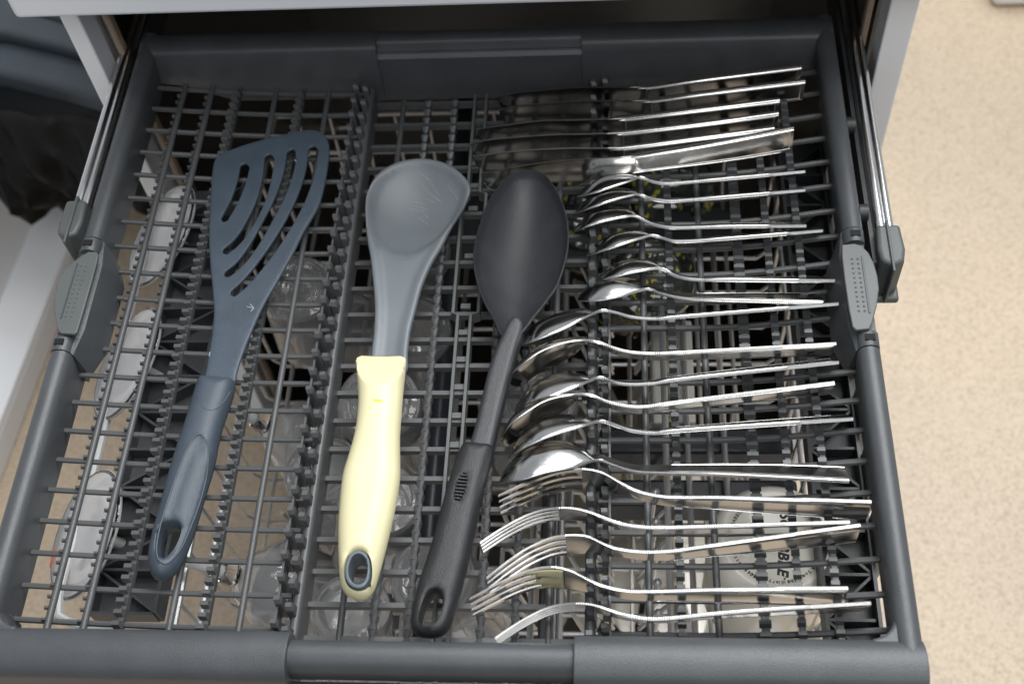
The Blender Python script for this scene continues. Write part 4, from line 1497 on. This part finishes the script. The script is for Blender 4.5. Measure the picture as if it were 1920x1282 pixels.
def flat_print(name, items, zz, parent):
    """items: (text, size, shear, offset, x, y, angle): one thin print on the mug base"""
    mb = MB()
    for s, size, sh, of, x, y, a in items:
        me = text_mesh(s, size, sh, of)
        c, q = math.cos(a), math.sin(a)
        mb.add([(mc.x + x + v.co.x * c - v.co.y * q, mc.y + y + v.co.x * q + v.co.y * c, zz) for v in me.vertices], [tuple(p.vertices) for p in me.polygons])
    return mb.build(name, M['print'], parent, smooth=False)
DN = math.radians(-98)
its = []
word = 'SCRABBLE'
for i, ch in enumerate(word):
    u = (i - 3.5) / 7
    its.append((ch, 0.0096, 0.16, 0.00042, 0.0020 - 0.0045 * u, -0.0020 - 0.0405 * u * 0.98, DN))
its.append(('TM', 0.0022, 0, 0.00003, 0.0030, -0.0262, DN))
flat_print('base_name', its, mc.z - 0.0016, mug)
ring = []
def arc_text(s, start, r, size):
    a = math.radians(start)
    for ch in s:
        if ch != ' ':
            ring.append((ch, size, 0, 0.00007, r * math.cos(a), r * math.sin(a), a - math.pi / 2))
        a -= size * (0.66 if ch not in 'il.,I ' else 0.36) / r
arc_text('SCRABBLE AND', 166, 0.0285, 0.0034)
arc_text('owned by', 62, 0.0285, 0.0034)
arc_text('J W Spear & Sons Ltd', -2, 0.0285, 0.0034)
arc_text('a subsidiary of Mattel', -58, 0.0285, 0.0034)
arc_text('\u00a9 2011 Mattel', -114, 0.0285, 0.0034)
for s_, x, y in (('Rocks', -0.0190, 0.010), ('dishwasher', 0.0190, 0.001), ('microwave', 0.0160, 0.001), ('and food', 0.0240, 0.006), ('www', -0.0145, 0.010)):
    if s_ in ('Rocks',):
        continue
    ring.append((s_, 0.0030, 0, 0.00006, x, y, DN))
flat_print('base_text', ring, mc.z - 0.00158, mug)

# ------------------------------------------------------------------ lower rack far below
lr = empty('lower_rack')
tag(lr, 'wire lower rack on the open door, seen deep below the drawer', 'dish rack')
wl = MB().tube([(0, -0.33, -0.50), (0, -0.32, -0.545), (0, 0.20, -0.545), (0, 0.21, -0.50)], 0.0022, 6).mesh('wire_low', M['wire_bright'])
for k in range(11):
    inst('wire', wl, lr, (-0.23 + k * 0.046, 0, 0))
wl2 = MB().tube([(-0.245, 0, -0.50), (-0.235, 0, -0.549), (0.235, 0, -0.549), (0.245, 0, -0.50)], 0.0022, 6).mesh('wire_low_x', M['wire_bright'])
for k in range(10):
    inst('wire', wl2, lr, (0, -0.31 + k * 0.054, 0))
for k in range(5):
    p_ = MB().lathe([(0.0001, 0), (0.075, 0.001), (0.090, 0.006), (0.118, 0.014), (0.119, 0.016), (0.088, 0.010), (0.0001, 0.004)], 40, Matrix.Translation((0.02 + k * 0.034, 0.04, -0.425)) @ Euler((0.0, math.radians(78), 0)).to_matrix().to_4x4()).build('dinner_plate', M['cream'], None)
    tag(p_, ('first', 'second', 'third', 'fourth', 'fifth')[k] + ' from the left of the dinner plates on edge far below the right tray', 'plate', 'dinner plates in the lower rack')

# ------------------------------------------------------------------ waste bin with black bag at the left, box at the upper right
bn = empty('waste_bin')
tag(bn, 'blue grey bin lid over a black bag, left of the dishwasher', 'bin')
LX = [(-0.80, 0.545), (-0.62, 0.556), (-0.54, 0.530), (-0.487, 0.509), (-0.40, 0.500), (-0.33, 0.52), (-0.33, 0.95), (-0.80, 0.95)]
MB().prism(LX, -0.365, -0.335).build('bin_lid', M['bin'], bn, bevel=0.008)
MB().prism([(x * 0.985 - 0.008, y + 0.045) for x, y in LX], -0.335, -0.315).build('lid_panel', M['bin'], bn, bevel=0.006)
MB().tube([(-0.600, 0.640, -0.314), (-0.50, 0.60, -0.312)], 0.006, 8).build('lid_ridge', M['bin'], bn)
MB().prism([(x * 0.97 - 0.012, y + 0.03) for x, y in LX], -0.50, -0.366).build('bin_body', M['bin'], bn, bevel=0.01)
rnd = random.Random(11)
rings = []
NB = 46
for j in range(12):
    ring_ = []
    for i in range(NB):
        u = i / (NB - 1)
        x = lerp(-0.82, -0.34, u)
        yy = lerp(0.560, 0.500, u)
        fold = 0.014 * math.sin(u * 34 + j * 0.5) + 0.010 * math.sin(u * 71 - j * 0.9) + rnd.uniform(-0.006, 0.006)
        drop = 0.028 * math.sin(u * 9 + 0.5) + rnd.uniform(-0.004, 0.004)
        ring_.append((x, yy - 0.012 - 0.030 * math.sin(j / 11 * 2.6) + fold * (j / 11 + 0.25), -0.368 - j * 0.0135 + drop * j / 11))
    rings.append(ring_)
bgm = MB()
bgm.loft(rings, closed_ring=False)
bb = bgm.build('bin_bag', M['bag'], bn, True, 80)
sd = bb.modifiers.new('thick', 'SOLIDIFY')
sd.thickness = 0.002

c = at(1858, 18, FLOOR_Z)
bx = MB().box((c.x + 0.15, c.y + 0.15, FLOOR_Z + 0.06), (0.30, 0.30, 0.116)).build('white_box', M['white'], None, bevel=0.012)
tag(bx, 'rounded white corner of an object standing on the floor at the upper right', 'box')
